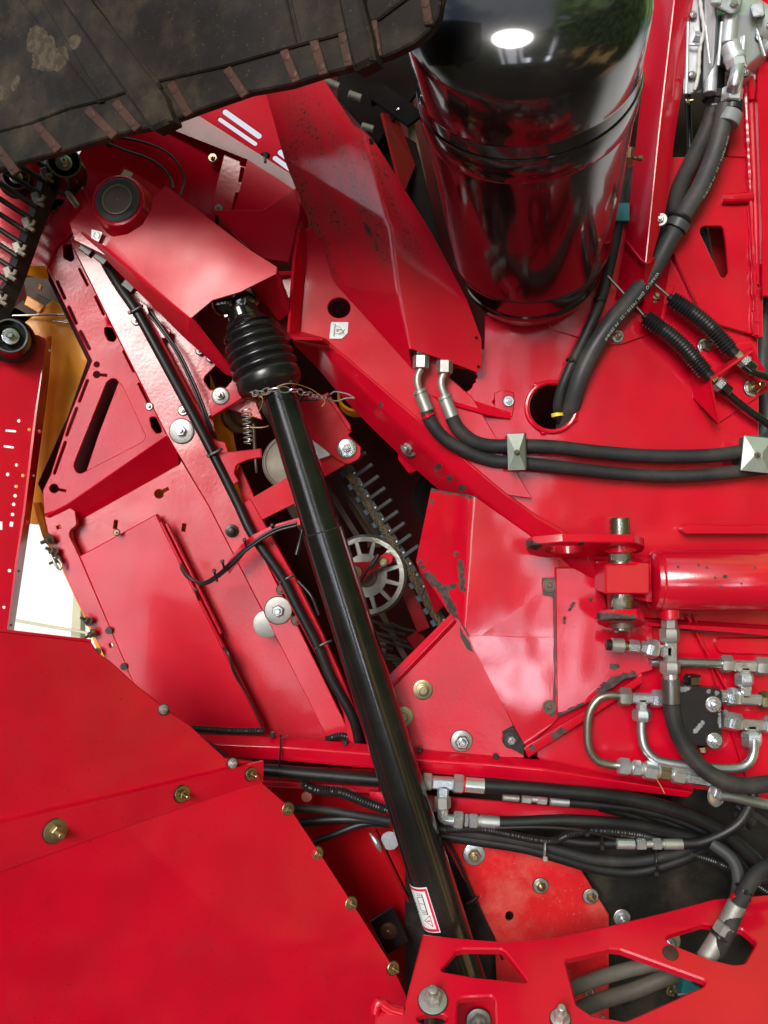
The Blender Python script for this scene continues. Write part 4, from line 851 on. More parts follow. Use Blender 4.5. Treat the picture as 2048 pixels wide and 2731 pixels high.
# ================================================================ upper left back panels
g = G(); g.plate([(100, 600), (240, 360), (520, 260), (720, 220), (800, 330), (820, 560), (830, 700), (640, 700), (330, 560), (100, 700)], [(240, 300, -52), (820, 300, -64), (500, 700, -110)], 5, [slot(600, 298, 690, 362, 7.5), slot(586, 318, 680, 383, 5.5), slot(748, 406, 800, 446, 8), slot(733, 421, 800, 470, 6.5)])
ubp = build('upper_side_panel', g, M_redc, None, 'red upper left panel with slanted slots letting light through', 'panel')
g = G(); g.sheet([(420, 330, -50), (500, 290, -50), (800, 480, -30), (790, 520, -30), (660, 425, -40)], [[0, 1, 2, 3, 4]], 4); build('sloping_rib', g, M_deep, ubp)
g = G(); g.sheet([(660, 425, -38), (800, 515, -28), (815, 560, -30), (700, 700, -40), (650, 690, -40), (610, 600, -46), (635, 520, -44)], [[0, 1, 2, 3, 4, 5, 6]], 4)
build('inclined_side_sheet', g, red('inclined_sheet_red', wave=.002), None, 'inclined red sheet between the slotted strip and the folded shield', 'panel')  # same base red as the other panels, only less wavy
g = G(); g.plate([(600, 400), (645, 400), (640, 440), (672, 450), (626, 605), (596, 605), (560, 560)], -56, 5, [rect(644, 466, 9, 38, 9), rect(628, 538, 9, 48, 12)])
ps_ = build('slotted_strip', g, M_peel, None, 'narrow red strip with two upright black slots left of the inclined sheet', 'strip')
bolt(ps_, 567, 421, -60, 11, 8, 5, M_yel); bolt(ps_, 583, 555, -50, 10, 7, 5, M_zincd)
g = G(); g.plate([(574, 574), (584, 572), (582, 600), (572, 598)], -49, 1, bev=0); build('square_hole', g, M_dark, ps_)
bolt(ubp, 708, 415, -40, 10, 7, 10, M_rust, n=Vector((0, -.4, -1)))
g = G(); g.tube([(290, 366, -40), (340, 370, -38), (400, 385, -34), (450, 410, -30), (480, 445, -28), (493, 480, -30), (485, 512, -20), (478, 520, 20)], 3.4)
build('thin_grey_cable', g, M_rubg, None, 'thin grey cable looping above the gearbox, outer of the pair', 'cable', group='thin grey cables above the gearbox')
g = G(); g.tube([(280, 378, -36), (330, 400, -36), (390, 420, -30), (430, 445, -28), (458, 480, -28), (462, 505, -10)], 3.6)
build('thin_grey_cable', g, M_rubg, None, 'thin grey cable above the gearbox, inner and shorter of the pair', 'cable', group='thin grey cables above the gearbox')
g = G(); g.plate([(275, 372), (300, 372), (292, 392), (280, 385)], -40, 8); build('cable_clip', g, M_plast, ubp); g = G(); g.plate([(356, 357), (374, 360), (372, 373), (364, 368), (360, 372)], -66, 2); build('cable_clip', g, M_plast, ubp)
# ================================================================ hoses
def hose(name, pts, r, mat, label, cat='hose', group=None, corr=None, **k):
    g = G(); g.tube(pts, r, 18, corr=corr, **k); o = build(name, g, mat, None, label, cat, group); o_path[o.name] = g.path; return o
o_path = {}
def piece(par, name, x0, y0, x1, y1, h, r, mat=None, hexa=False, **k):
    g = G(); g.seg(x0, y0, x1, y1, h, r, hexa, **k); return build(name, g, mat or M_zinc, par)
def tie(par, x, y, h, r, ax2, mat=None, wd=3.2, tail=True):
    a = P(x, y, h); d = (P(x + ax2[0], y + ax2[1], h) - a).normalized(); rr = R(r, h) * 1000
    g = G(); g.lathe(a - d * wd / 2000, d, [(0, rr), (0, rr + 1.2), (wd, rr + 1.2), (wd, rr)], 24, cap=False)
    if tail: s_ = d.cross(FR).normalized(); g.box(a + FR * (rr / 1000 + .0015) + s_ * .003, .007, .005, .007)
    return build('cable_tie', g, mat or M_plast, par)
# big grey air hose with print
ah = hose('air_hose', [(1935, 282, 66), (1925, 340, 64), (1902, 420, 60), (1868, 500, 54), (1826, 568, 48), (1790, 630, 42), (1745, 715, 38), (1690, 790, 34), (1630, 860, 30), (1580, 935, 26), (1545, 1010, 20), (1524, 1080, 2), (1505, 1140, -36)], 24.5, M_rubg, 'thick grey air hose with white print dropping into the round hole')
c_, fr_, rd_ = o_path[ah.name]
text_on_tube(o_path[ah.name], 'DIN 74310 - 22  74 2018-0', .05, .0078, -48, ah, M_wtext)
text_on_tube(o_path[ah.name], 'WABCO  DIN 74310 - 22  74 2018-0', .29, .0078, -30, ah, M_wtext)
text_on_tube(o_path[ah.name], 'WABCO  DIN 743', .575, .0078, 0, ah, M_wtext)
piece(ah, 'collar', 1950, 300, 1938, 332, 67, 31, mk('grey_collar', (.22, .24, .24), .5)); piece(ah, 'threaded_stub', 1954, 272, 1950, 298, 67, 29, M_blk)
a = hose('air_hose', [(1905, 215, 30), (1904, 270, 30), (1888, 340, 28), (1850, 420, 24), (1815, 495, 20), (1802, 540, 14), (1785, 600, 8), (1740, 690, 0)], 22, M_rubd, 'second thick grey hose passing behind the printed air hose')
piece(a, 'collar', 1902, 246, 1901, 268, 30, 28, M_rubg); piece(a, 'rubber_elbow', 1905, 190, 1903, 246, 30, 27, M_rub)
g = G(); g.seg(1897, 280, 1912, 278, 62, 3.4); build('loose_pin', g, M_zinc, a)
# P-clamp
g = G(); A = P(1806, 602, 46); d = (P(1782, 646, 42) - P(1826, 568, 48)).normalized(); rk = R(26, 46) * 1000
g.lathe(A - d * .008, d, [(0, rk), (0, rk + 3), (14, rk + 3), (14, rk)], 28, cap=False); pcl = build('hose_clamp', g, M_gask, None, 'grey rubber lined clamp bolted to the red post around the thick hose', 'clamp')
g = G(); g.lathe(P(1816, 577, 47), d, [(0, rk), (0, rk + 5), (4, rk + 6), (8, rk + 4), (8, rk)], 28, cap=False); build('strap', g, M_plast, pcl)
bolt(pcl, 1762, 586, 66, 17, 10, 5, M_zincd, n=Vector((-.4, -1, 0)))
# slim hoses beside
b1 = hose('slim_air_hose', [(1658, 440, -20), (1654, 520, -10), (1650, 590, 5), (1630, 690, 20), (1602, 800, 20), (1566, 885, 20), (1530, 960, 20), (1500, 1030, 14), (1488, 1085, 0), (1500, 1135, -34)], 14, M_rubd, 'slim grey hose from the tank running into the round hole')
tie(b1, 1598, 802, 20, 15, (-30, 85)); tie(b1, 1524, 964, 20, 15, (-30, 60)); tie(b1, 1487, 1106, -8, 15, (4, 30), M_yband, 6, False)
hose('slim_air_hose', [(1700, 450, -40), (1680, 500, -40), (1655, 590, -30), (1600, 700, -30), (1560, 760, -60)], 12, M_rubd, 'short slim grey hose crossing behind the teal clip')
g = G(); g.box(P(1651, 573, 6), R(44), .03, R(48)); tc_ = build('teal_hose_clip', g, M_teal, None, 'bright teal hose clip between the tank and the red post', 'clip')
g = G(); g.box(P(1631, 573, 8), .003, .028, R(46)); build('white_edge', g, M_white, tc_)
g = G(); g.tube([(1600, 625, -30), (1640, 665, -30), (1660, 690, -30)], 7); g.tube([(1590, 690, -36), (1640, 660, -36), (1680, 600, -40)], 13); build('spare_hose', g, M_rubd, None, 'dusty hose piece and bare rod in the gap behind the tank end', 'hose')
g = G(); g.seg(1645, 660, 1662, 678, -20, 10, True); build('small_union', g, M_zinc, None, 'small bright union nut in the gap right of the tank end', 'fitting')
# elbow hoses and twin horizontal lines
e1 = hose('hydraulic_hose', [(1138, 1096, 36), (1150, 1128, 34), (1186, 1170, 30), (1240, 1202, 26), (1310, 1228, 22), (1380, 1234, 22), (1500, 1246, 22), (1640, 1262, 22), (1780, 1270, 22), (1900, 1265, 22), (2060, 1246, 22)], 17.5, M_rubd, 'lower of the two horizontal black hoses held by block clamps')
e2 = hose('hydraulic_hose', [(1204, 1112, 36), (1222, 1144, 34), (1260, 1176, 30), (1310, 1189, 26), (1380, 1189, 26), (1480, 1192, 26), (1600, 1206, 26), (1740, 1216, 26), (1900, 1214, 26), (2060, 1192, 26)], 18.5, M_rubd, 'upper of the two horizontal black hoses held by block clamps')
for e, (nx, ny), pp2, f in ((e1, (1123, 962), [(1122, 984, 38), (1114, 1002, 38), (1113, 1022, 38), (1120, 1048, 37)], (1118, 1042, 1140, 1098)), (e2, (1186, 975), [(1186, 992, 38), (1177, 1012, 38), (1178, 1034, 38), (1188, 1060, 37)], (1184, 1056, 1206, 1114))):
    g = G(); g.tube(pp2, 10); build('bent_pipe', g, M_zincd, e); piece(e, 'ferrule', f[0], f[1], f[2], f[3], 36, 18, M_zincd); piece(e, 'ferrule_ring', f[0], f[1], f[0] + 4, f[1] + 8, 37, 20, M_zincd)
    piece(e, 'nut', nx + 1, ny - 28, nx, ny - 14, 26, 22, M_zincd, True); piece(e, 'nut', nx, ny - 14, nx - 1, ny + 22, 36, 22, M_zincd, True)
tie(e1, 1143, 1110, 35, 19, (16, 34), M_redc, 3, True)
def block_clamp(x, y, w_, h_, lbl, mt, rot):
    o = empty('block_clamp', P(x, y, 0), lbl, 'clamp', 'block clamps on the twin hoses')
    M3 = Matrix.Rotation(RAD(rot), 3, 'Y'); g = G(); g.box(P(x, y, 24), R(w_), .046, R(h_), M3); build('clamp_body', g, mt, o)
    g = G(); c0 = P(x, y, 47); c0 = Vector((c0.x, -.047, c0.z)); X, Z = R(w_) / 2 * 1.02, R(h_) / 2 * 1.02
    vs_ = [c0 + M3 @ Vector(q_) for q_ in ((-X, 0, -Z), (X, 0, -Z), (X, 0, Z), (-X, 0, Z), (-X * .3, -.006, -Z * .15), (X * .3, -.006, -Z * .15), (X * .3, -.006, Z * .15), (-X * .3, -.006, Z * .15), (-X, .004, -Z), (X, .004, -Z), (X, .004, Z), (-X, .004, Z))]
    g.add(vs_, [(4, 5, 6, 7), (0, 1, 5, 4), (1, 2, 6, 5), (2, 3, 7, 6), (3, 0, 4, 7), (8, 9, 1, 0), (9, 10, 2, 1), (10, 11, 3, 2), (11, 8, 0, 3)]); build('cover_plate', g, mk('galvanised', (.42, .47, .42), .4, .8, bump=(.0003, 60), var=.35), o, sharp=10)
    bolt(o, x, y + 2, 52, 9, 8, 7, M_rust, washer=False)
block_clamp(1377, 1205, 44, 92, 'galvanised block clamp near the round hole', M_blk, -2); block_clamp(2018, 1212, 72, 88, 'green bodied block clamp at the right edge', M_teald, 6)
# bellows cables
for (bx0, by0, bx1, by1, wx0, wy0, cab, lbl, nut) in ((1722, 846, 1880, 992, 1620, 735, [(1908, 1020, 30), (1930, 1040, 30), (1980, 1082, 28), (2060, 1140, 24)], 'left control cable with a black ribbed bellows', 0),
                                                       (1790, 796, 1946, 930, 1728, 742, [(1985, 978, 44), (2000, 990, 44), (2030, 1000, 44), (2070, 1012, 44)], 'right control cable with a black ribbed bellows', 1)):
    g = G(); mx, my = (bx0 + bx1) / 2 + 8, (by0 + by1) / 2 - 6; g.tube([(bx0, by0, 34), (mx, my, 40), (bx1, by1, 38)], 20.5, 24, corr=(5.4, .13)); o = build('bellows_cable', g, mk('ribbed_rubber%d' % nut, (.014, .0145, .016), .42, bump=(.0001, 200), var=.2), None, lbl, 'cable', 'control cables with bellows', sharp=80)
    piece(o, 'wire', wx0, wy0, bx0, by0, 32, 3.6, M_pin); piece(o, 'bellows_neck', bx0 - 8, by0 - 6, bx0 + 8, by0 + 7, 33, 10, M_plast); piece(o, 'end_sleeve', bx1 - 2, by1 - 2, bx1 + 16, by1 + 16, 38, 16, M_plast)
    piece(o, 'brass_nut', bx1 + 14, by1 + 12, bx1 + 27, by1 + 24, 38, 17, M_yel, True); piece(o, 'steel_nut', bx1 + 30, by1 + 26, bx1 + 46, by1 + 40, 38, 20, M_zinc, True); piece(o, 'crimp', bx1 + 44, by1 + 38, bx1 + 66, by1 + 56, 38, 16, M_black, True)
    g = G(); g.tube([(bx1 + 60, by1 + 50, 38)] + cab, 10); build('outer_cable', g, M_black, o)
g = G(); g.sheet([(1838, 992, 2), (1872, 990, 6), (1904, 990, 30), (2000, 926, 30), (2006, 932, 52), (1892, 1010, 52), (1915, 1130, 40), (1850, 1062, 4)], [[2, 3, 4, 5], [1, 2, 5, 6, 7, 0]], 4, 2)
g.plate([(1842, 950), (1880, 930), (2010, 910), (2050, 1040), (1915, 1130), (1850, 1060)], 5, 5); g.sheet([(1985, 935, 30), (2005, 925, 30), (2040, 985, 20), (2050, 1040, 6), (2010, 1010, 10)], [[0, 1, 2, 3, 4]], 3)
build('cable_bracket', g, M_main, None, 'folded red bracket holding the ends of both bellows cables', 'bracket')

# ================================================================ silver pump
g = G()
g.hull([P(*q_) for q_ in ((1828, 10, 0), (1868, -60, 0), (1872, 60, 0), (1870, 246, 0), (1822, 254, 0), (1828, 10, 70), (1860, -60, 70), (1868, 120, 66), (1852, 248, 56), (1822, 252, 56))])
g.hull([P(*q_) for q_ in ((1872, -60, 0), (1930, -60, 0), (1948, 180, 0), (1885, 245, 0), (1872, 240, 0), (1880, -60, 72), (1910, -60, 84), (1908, 60, 90), (1902, 170, 78), (1875, 235, 60))])
g.hull([P(*q_) for q_ in ((1900, 40, 20), (1990, -30, 20), (2080, 20, 0), (2080, 120, 0), (2020, 160, 0), (1990, 245, 0), (1950, 260, 0), (1930, 180, 20), (1930, 40, 84), (1985, 20, 70), (2000, 140, 60), (1960, 200, 66), (2070, 40, 60), (2070, 110, 50))])
pu = build('silver_pump', g, M_alu, None, 'cast aluminium pump at the top right corner with bolted flanges', 'pump')
g = G(); g.tube([(1864, -20, 76), (1872, 40, 78), (1878, 80, 76), (1866, 130, 72), (1862, 200, 66), (1852, 240, 62)], 5, rfun=lambda t: 1 + .25 * sin(t * 55)); build('gasket_bead', g, mk('white_gasket', (.6, .6, .56), .6, bump=(.001, 90)), pu)
g = G(); g.seg(1948, 46, 1940, 120, 84, 21); g.seg(1944, 118, 1962, 164, 80, 26); g.lathe(P(1955, 150, 78), P(1965, 168, 82) - P(1955, 150, 78), [(0, 17), (12, 17), (14, 15)], 32); g.seg(1984, 98, 1980, 140, 70, 8)
g.seg(2000, 90, 2090, 60, 40, 48); g.seg(2010, 130, 2090, 120, 20, 24); build('cast_boss', g, M_alu, pu)
g = G(); g.hull([P(*q_) for q_ in ((1888, -40, 80), (1985, -40, 80), (1978, 20, 80), (1955, 46, 80), (1900, 20, 80), (1890, -30, 108), (1982, -30, 108), (1972, 14, 108), (1952, 38, 108), (1908, 14, 108))]); fl_ = build('top_flange', g, M_alu, pu)
bolt(fl_, 1955, 12, 108, 11, 11, 0, M_zinc, n=Vector((0, -1, .3)), washer=False)
g = G(); g.hull([P(*q_) for q_ in ((2000, 10, 60), (2036, 6, 60), (2042, 44, 60), (2008, 50, 60), (2000, 12, 96), (2034, 6, 96), (2038, 40, 96), (2010, 46, 92))]); build('square_lug', g, M_alu, pu)
g = G(); g.seg(1850, 96, 1868, 98, 70, 12); build('socket_bolt', g, M_zinc, pu)
for k, (x0, y0, x1, y1, h_, r_) in enumerate(((1882, 70, 1893, 170, 88, 4), (1925, 60, 1915, 175, 90, 4.5), (1990, 150, 1972, 240, 58, 5), (2012, 60, 2040, 150, 66, 4), (1835, 60, 1830, 250, 74, 4), (1838, 118, 1866, 120, 74, 4))):
    g = G(); g.tube([(x0, y0, h_), ((x0 + x1) / 2, (y0 + y1) / 2, h_ + 3), (x1, y1, h_)], r_, 10); build('cast_rib', g, M_alu, pu)
for x, y, h_ in ((1848, 40, 74), (1846, 200, 66), (2024, 100, 66), (2046, 70, 66), (1988, 195, 62)): bolt(pu, x, y, h_, 9, 7, 3, M_zinc)
g = G(); g.seg(1898, 150, 1893, 250, 60, 17); build('cast_boss', g, M_alu, pu); g = G(); g.seg(2030, 128, 2090, 118, 44, 20); build('cast_boss', g, M_alu, pu)
for x in (1905, 1918): g = G(); g.bar(P(x, -20, 110), P(x - 3, 12, 110), .008, .008); build('cooling_rib', g, M_alu, pu)
el = empty('elbow_fitting', P(1960, 190, 90), 'bright zinc elbow fitting below the silver pump feeding the printed hose', 'fitting')
piece(el, 'upper_nut', 1962, 160, 1966, 184, 88, 27, M_zinc, True)
g = G(); g.tube([(1966, 180, 92), (1964, 200, 98), (1958, 222, 96), (1955, 240, 84)], 17.5, 20); build('elbow_body', g, M_zinc, el); piece(el, 'lower_nut', 1955, 234, 1950, 276, 74, 28, M_zinc, True)

# ================================================================ hydraulic cylinder
M_cyl = red('cylinder_red_paint', fl=None, chips=[(P(x, y, 120), r) for x, y, r in ((1812, 1512, .0022), (1868, 1508, .002), (1890, 1514, .0024), (1908, 1541, .002), (1935, 1538, .0028), (1922, 1566, .002), (1978, 1556, .0018), (2018, 1514, .0018), (1742, 1530, .0022), (1743, 1550, .002))], coat=.9, coatr=.16, wave=.002)
g = G(); a, b_ = P(1734, 1548, 70), P(2100, 1548, 70); L = (b_ - a).length * 1000; kk = R(1, 70) * 1000
g.lathe(a, b_ - a, [(0, 66 * kk), (3, 76 * kk), (9, 80 * kk), (12, 78 * kk), (15, 81 * kk), (L, 82 * kk)], 64)
cy = build('hydraulic_cylinder', g, M_cyl, None, 'large red hydraulic cylinder lying horizontally at the right', 'cylinder')
g = G(); A = P(1658, 1540, 78); g.box(A, R(118, 78), .07, R(80, 78), None, .003); build('clevis_block', g, M_cyl, cy)
g = G(); g.sheet([(1716, 1502, 110), (1736, 1490, 90), (1738, 1606, 90), (1726, 1600, 80), (1715, 1580, 110)], [[0, 1, 2, 3, 4]], 30); g.seg(1784, 1605, 1786, 1650, 72, 26); g.lathe(P(1785, 1636, 72), P(1786, 1660, 72) - P(1785, 1636, 72), [(0, 15), (5, 13.5), (8, 13)], 32); build('port_boss', g, M_cyl, cy)
g = G(); g.seg(1652, 1381, 1653, 1436, 76, 27); g.seg(1653, 1462, 1654, 1506, 76, 33); g.seg(1655, 1578, 1656, 1628, 76, 34); g.seg(1653, 1400, 1655, 1680, 76, 24)
build('clevis_pin', g, M_pin, None, 'thick worn steel pin standing through the cylinder eye', 'pin')
# lugs: horizontal plates seen edge-on
M_lug = red('lug_red_paint', chips=cline([(1405, 1450), (1440, 1462)], .006, 100, 16) + cline([(1595, 1642), (1690, 1648)], .006, 115, 20) + [(P(1540, 1448, 100), .004)])
g = G(); g.plate([(1400, 1464), (1420, 1453), (1500, 1446), (1690, 1447), (1724, 1458), (1712, 1474), (1640, 1484), (1540, 1489), (1450, 1487), (1410, 1478)], [(1400, 1447, 132), (1700, 1447, 132), (1500, 1489, 30)], 13, [circ(1503, 1466, 48, 12), circ(1655, 1464, 30, 8)], rad=12, bev=1.5)
ul = build('upper_lug_plate', g, M_lug, None, 'upper red lug plate with an empty hole beside the cylinder pin', 'lug')
g = G(); g.seg(1654, 1450, 1655, 1472, 76, 44); build('pin_collar', g, M_lug, ul)
g = G(); g.plate([(1588, 1662), (1600, 1654), (1640, 1650), (1700, 1650), (1728, 1660), (1712, 1672), (1660, 1678), (1612, 1674)], [(1590, 1650, 128), (1720, 1650, 128), (1650, 1678, 50)], 15, rad=10, bev=1.5)
ll = build('lower_lug_plate', g, M_lug, None, 'lower red lug plate carrying the bottom end of the cylinder pin', 'lug')
g = G(); g.seg(1655, 1622, 1656, 1642, 76, 48); build('pin_collar', g, M_lug, ll)
g = G(); g.seg(1657, 1655, 1658, 1672, 76, 34); g.seg(1657, 1665, 1658, 1680, 76, 20); build('pin_end', g, M_rust, ll)
# frame below cylinder
g = G(); g.sheet([(1720, 1655, 20), (1735, 1662, 36), (2100, 1682, 36), (2100, 1700, 36), (1800, 1680, 36), (1720, 1668, 20)], [[0, 1, 2, 3, 4, 5]], 26); g.plate([(1918, 1702, 14), (1905, 1715, 14), (1918, 1742, 16), (2090, 1748), (2090, 1702)], 8, 7)
g.bar(P(1830, 1640, 10), P(1960, 1880, 10), .005, .012); g.bar(P(1850, 1640, 8), P(2000, 2100, 8), .004, .009)
build('cylinder_support_frame', g, M_main, None, 'red ribs and a horizontal flange just below the hydraulic cylinder', 'frame')

# ================================================================ hydraulic fittings
def tee(par, pts, h, r, mat=None):
    g = G()
    for (x0, y0, x1, y1) in pts: g.bar(P(x0, y0, h), P(x1, y1, h), R(r * 2, h), R(r * 2, h), None, .003)
    return build('tee_body', g, mat or M_zinc, par)
HF = 66
f1 = empty('cylinder_port_fitting', P(1786, 1720, HF), 'zinc tee fitting with a capped test port under the cylinder port', 'fitting')
piece(f1, 'adapter', 1785, 1648, 1785, 1676, HF, 21, M_zincd, True); piece(f1, 'nut', 1785, 1675, 1786, 1712, HF, 27, M_zincd, True, ch=.2)
tee(f1, ((1787, 1705, 1787, 1768), (1760, 1736, 1790, 1736)), HF, 15); piece(f1, 'side_nut', 1720, 1726, 1754, 1734, HF, 26, M_zinc, True, ch=.25); piece(f1, 'collar', 1708, 1725, 1721, 1728, HF, 18, M_zincd, True)
piece(f1, 'test_port_hex', 1676, 1722, 1704, 1726, HF, 18, M_zinc, True); piece(f1, 'thread', 1664, 1722, 1678, 1723, HF, 13, M_yel); piece(f1, 'test_port_cap', 1630, 1720, 1664, 1722, HF, 19, M_zincd); piece(f1, 'cap_end', 1616, 1719, 1632, 1720, HF, 15, M_blk)
piece(f1, 'lower_nut', 1787, 1764, 1787, 1796, HF, 27, M_zincd, True, ch=.2)
h1 = hose('bent_hydraulic_hose', [(1790, 1868, 60), (1794, 1905, 60), (1806, 1950, 60), (1832, 2000, 62), (1875, 2050, 66), (1930, 2084, 70), (1985, 2095, 70), (2070, 2088, 66)], 22, M_rubd, 'dusty hose curving from the cylinder fitting past the black block')
piece(h1, 'ferrule_neck', 1787, 1794, 1788, 1812, HF, 19, M_zinc); piece(h1, 'ferrule', 1788, 1806, 1790, 1876, 62, 24, mk('dark_ferrule', (.25, .24, .24), .35, .9, bump=(.0002, 200), var=.3))
hb = 34
def pipe(name, pts, r, label, mat=None): g = G(); g.tube(pts, r, 18, step=.004); return build(name, g, mat or mk(name + str(len(bpy.data.materials)), (.50, .53, .54), .34, .9, bump=(.0001, 200), var=.2), None, label, 'pipe')
pipe('steel_pipe', [(1735, 1766, hb), (1790, 1766, hb), (1860, 1768, hb), (1926, 1770, hb)], 12.5, 'straight silver pipe running right from behind the tee to another fitting')
lp1 = pipe('steel_pipe', [(1660, 1857, hb), (1630, 1854, hb), (1596, 1864, hb), (1572, 1900, hb), (1566, 1950, hb), (1570, 1995, hb), (1590, 2026, hb), (1620, 2038, hb), (1655, 2042, hb)], 11, 'left looped silver pipe shaped like the letter C', mk('brown_tinted_pipe', (.40, .38, .32), .3, .9, bump=(.0001, 200), var=.35, dustn=.2))
pipe('steel_pipe', [(1711, 1915, hb), (1711, 1955, hb + 2), (1720, 1995, hb + 6), (1750, 2026, hb + 10), (1800, 2038, hb + 12), (1880, 2046, hb + 12), (1950, 2050, hb + 12), (1990, 2040, hb + 12), (2008, 2012, hb + 10), (2010, 1970, hb + 8)], 12.5, 'long U shaped silver pipe under the black manifold block')
f2 = empty('left_tee_fitting', P(1705, 1860, hb), 'zinc tee joining the looped pipe to the block', 'fitting')
piece(f2, 'left_nut', 1650, 1857, 1682, 1859, hb, 25, M_zincd, True, ch=.2); tee(f2, ((1680, 1860, 1738, 1862), (1711, 1860, 1711, 1898)), hb, 13); piece(f2, 'right_nut', 1736, 1862, 1768, 1864, hb, 24, M_zinc, True, ch=.2); piece(f2, 'lower_nut', 1711, 1892, 1711, 1922, hb, 25, M_zinc, True, ch=.2)
f3 = empty('upper_right_tee_fitting', P(1985, 1775, hb), 'zinc tee fitting marked GS at the upper right of the block', 'fitting')
piece(f3, 'left_nut', 1922, 1770, 1952, 1771, hb, 24, M_zincd, True, ch=.2); tee(f3, ((1950, 1774, 2016, 1776), (1984, 1775, 1984, 1800)), hb, 14); piece(f3, 'right_nut', 2014, 1776, 2050, 1778, hb, 25, M_zincd, True, ch=.2); piece(f3, 'lower_nut', 1984, 1795, 1985, 1828, hb, 25, M_zinc, True, ch=.2)
cu = bpy.data.curves.new('t', 'FONT'); cu.body = 'GS'; cu.size = .0085; cu.extrude = .0002; to = bpy.data.objects.new('t', cu); sc.collection.objects.link(to); dg = bpy.context.evaluated_depsgraph_get(); dg.update(); me = to.evaluated_get(dg).to_mesh()
bp0 = P(1976, 1779, hb + 9.6); g = G(); g.add([bp0 + Vector((v.co.x, -v.co.z, v.co.y)) for v in me.vertices], [list(p_.vertices) for p_ in me.polygons]); bpy.data.objects.remove(to); build('stamped_letters', g, M_rust, f3)
f4 = empty('middle_right_tee_fitting', P(1990, 1860, hb), 'zinc tee fitting screwed to the upper right side of the block', 'fitting')
piece(f4, 'stub', 1920, 1856, 1940, 1857, hb, 17, M_zinc); piece(f4, 'left_nut', 1936, 1857, 1968, 1860, hb, 25, M_zinc, True, ch=.2); tee(f4, ((1966, 1862, 2030, 1866), (1986, 1826, 1988, 1862)), hb, 14); piece(f4, 'right_nut', 2026, 1866, 2060, 1868, hb, 25, M_yel, True, ch=.2)
f5 = empty('lower_right_tee_fitting', P(1995, 1930, hb), 'zinc tee fitting at the lower right side of the block above the U pipe', 'fitting')
piece(f5, 'adapter', 1924, 1918, 1940, 1920, hb, 26, M_zinc, True); piece(f5, 'left_nut', 1938, 1922, 1976, 1928, hb, 25, M_zinc, True, ch=.2); tee(f5, ((1974, 1930, 2038, 1934), (2000, 1930, 2002, 1956)), hb, 14); piece(f5, 'right_nut', 2036, 1932, 2064, 1934, hb, 24, M_zinc, True, ch=.2); piece(f5, 'lower_nut', 2003, 1950, 2006, 1990, hb, 27, M_zinc, True, ch=.2)
# valve block
M_blkchip = mk('chipped_black_paint', (.008, .008, .010), .38, 0, .4, .5, .2, (.0002, 150), var=.3, chips=cline([(1808, 1838), (1845, 1838)], .004, 52, 14) + cline([(1855, 1950), (1880, 1920)], .0035, 52, 12) + cline([(1918, 1895), (1922, 1945)], .0035, 52, 16) + [(P(1912, 1848, 52), .004), (P(1890, 1843, 52), .003)], chipcol=(.16, .16, .17))
g = G(); g.hull([P(*q_) for q_ in ((1788, 1822, 0), (1918, 1830, 0), (1920, 1975, 0), (1788, 1972, 0), (1800, 1824, 52), (1920, 1838, 52), (1926, 1994, 52), (1806, 1982, 52))]); vb = build('valve_block', g, M_blkchip, None, 'black chipped valve block with two corner bolts between the silver fittings', 'valve')
piece(vb, 'plug', 1846, 1826, 1846, 1800, 40, 25, M_black, True); piece(vb, 'bottom_plug', 1870, 1990, 1872, 2006, 30, 13, M_yel, True)
bolt(vb, 1902, 1878, 53, 21, 14, 9, M_zinc); bolt(vb, 1905, 1975, 53, 21, 14, 9, M_zinc)
# lower chain of unions
f6 = empty('inline_coupling', P(1780, 2065, 44), 'row of zinc nuts and unions in line below the U shaped pipe', 'fitting')
chn = [(1648, 2043, 1678, 2046, 24, 1, M_zinc), (1678, 2046, 1686, 2047, 15, 0, M_zinc), (1685, 2047, 1708, 2050, 22, 1, M_zinc), (1708, 2050, 1718, 2052, 18, 0, M_zincd), (1717, 2052, 1752, 2058, 26, 1, M_zinc), (1751, 2058, 1758, 2059, 19, 0, M_zinc), (1757, 2059, 1786, 2063, 21, 1, M_yel), (1785, 2063, 1794, 2065, 15, 0, M_zinc), (1793, 2065, 1824, 2070, 24, 1, M_zincd), (1823, 2070, 1832, 2071, 18, 0, M_zinc), (1830, 2071, 1892, 2081, 19, 1, M_zinc), (1890, 2082, 1922, 2092, 20, 1, M_zinc)]
for q_ in chn: piece(f6, 'nut' if q_[5] else 'ring', q_[0], q_[1], q_[2], q_[3], 44, q_[4], q_[6], bool(q_[5]), **({'ch': .15} if q_[5] else {}))
g = G(); g.tube([(1755, 2052, 74), (1750, 2075, 66), (1762, 2095, 60), (1772, 2116, 60)], 1., 6); build('straw_strand', g, M_straw, None, 'single straw hanging from the row of unions', 'straw')
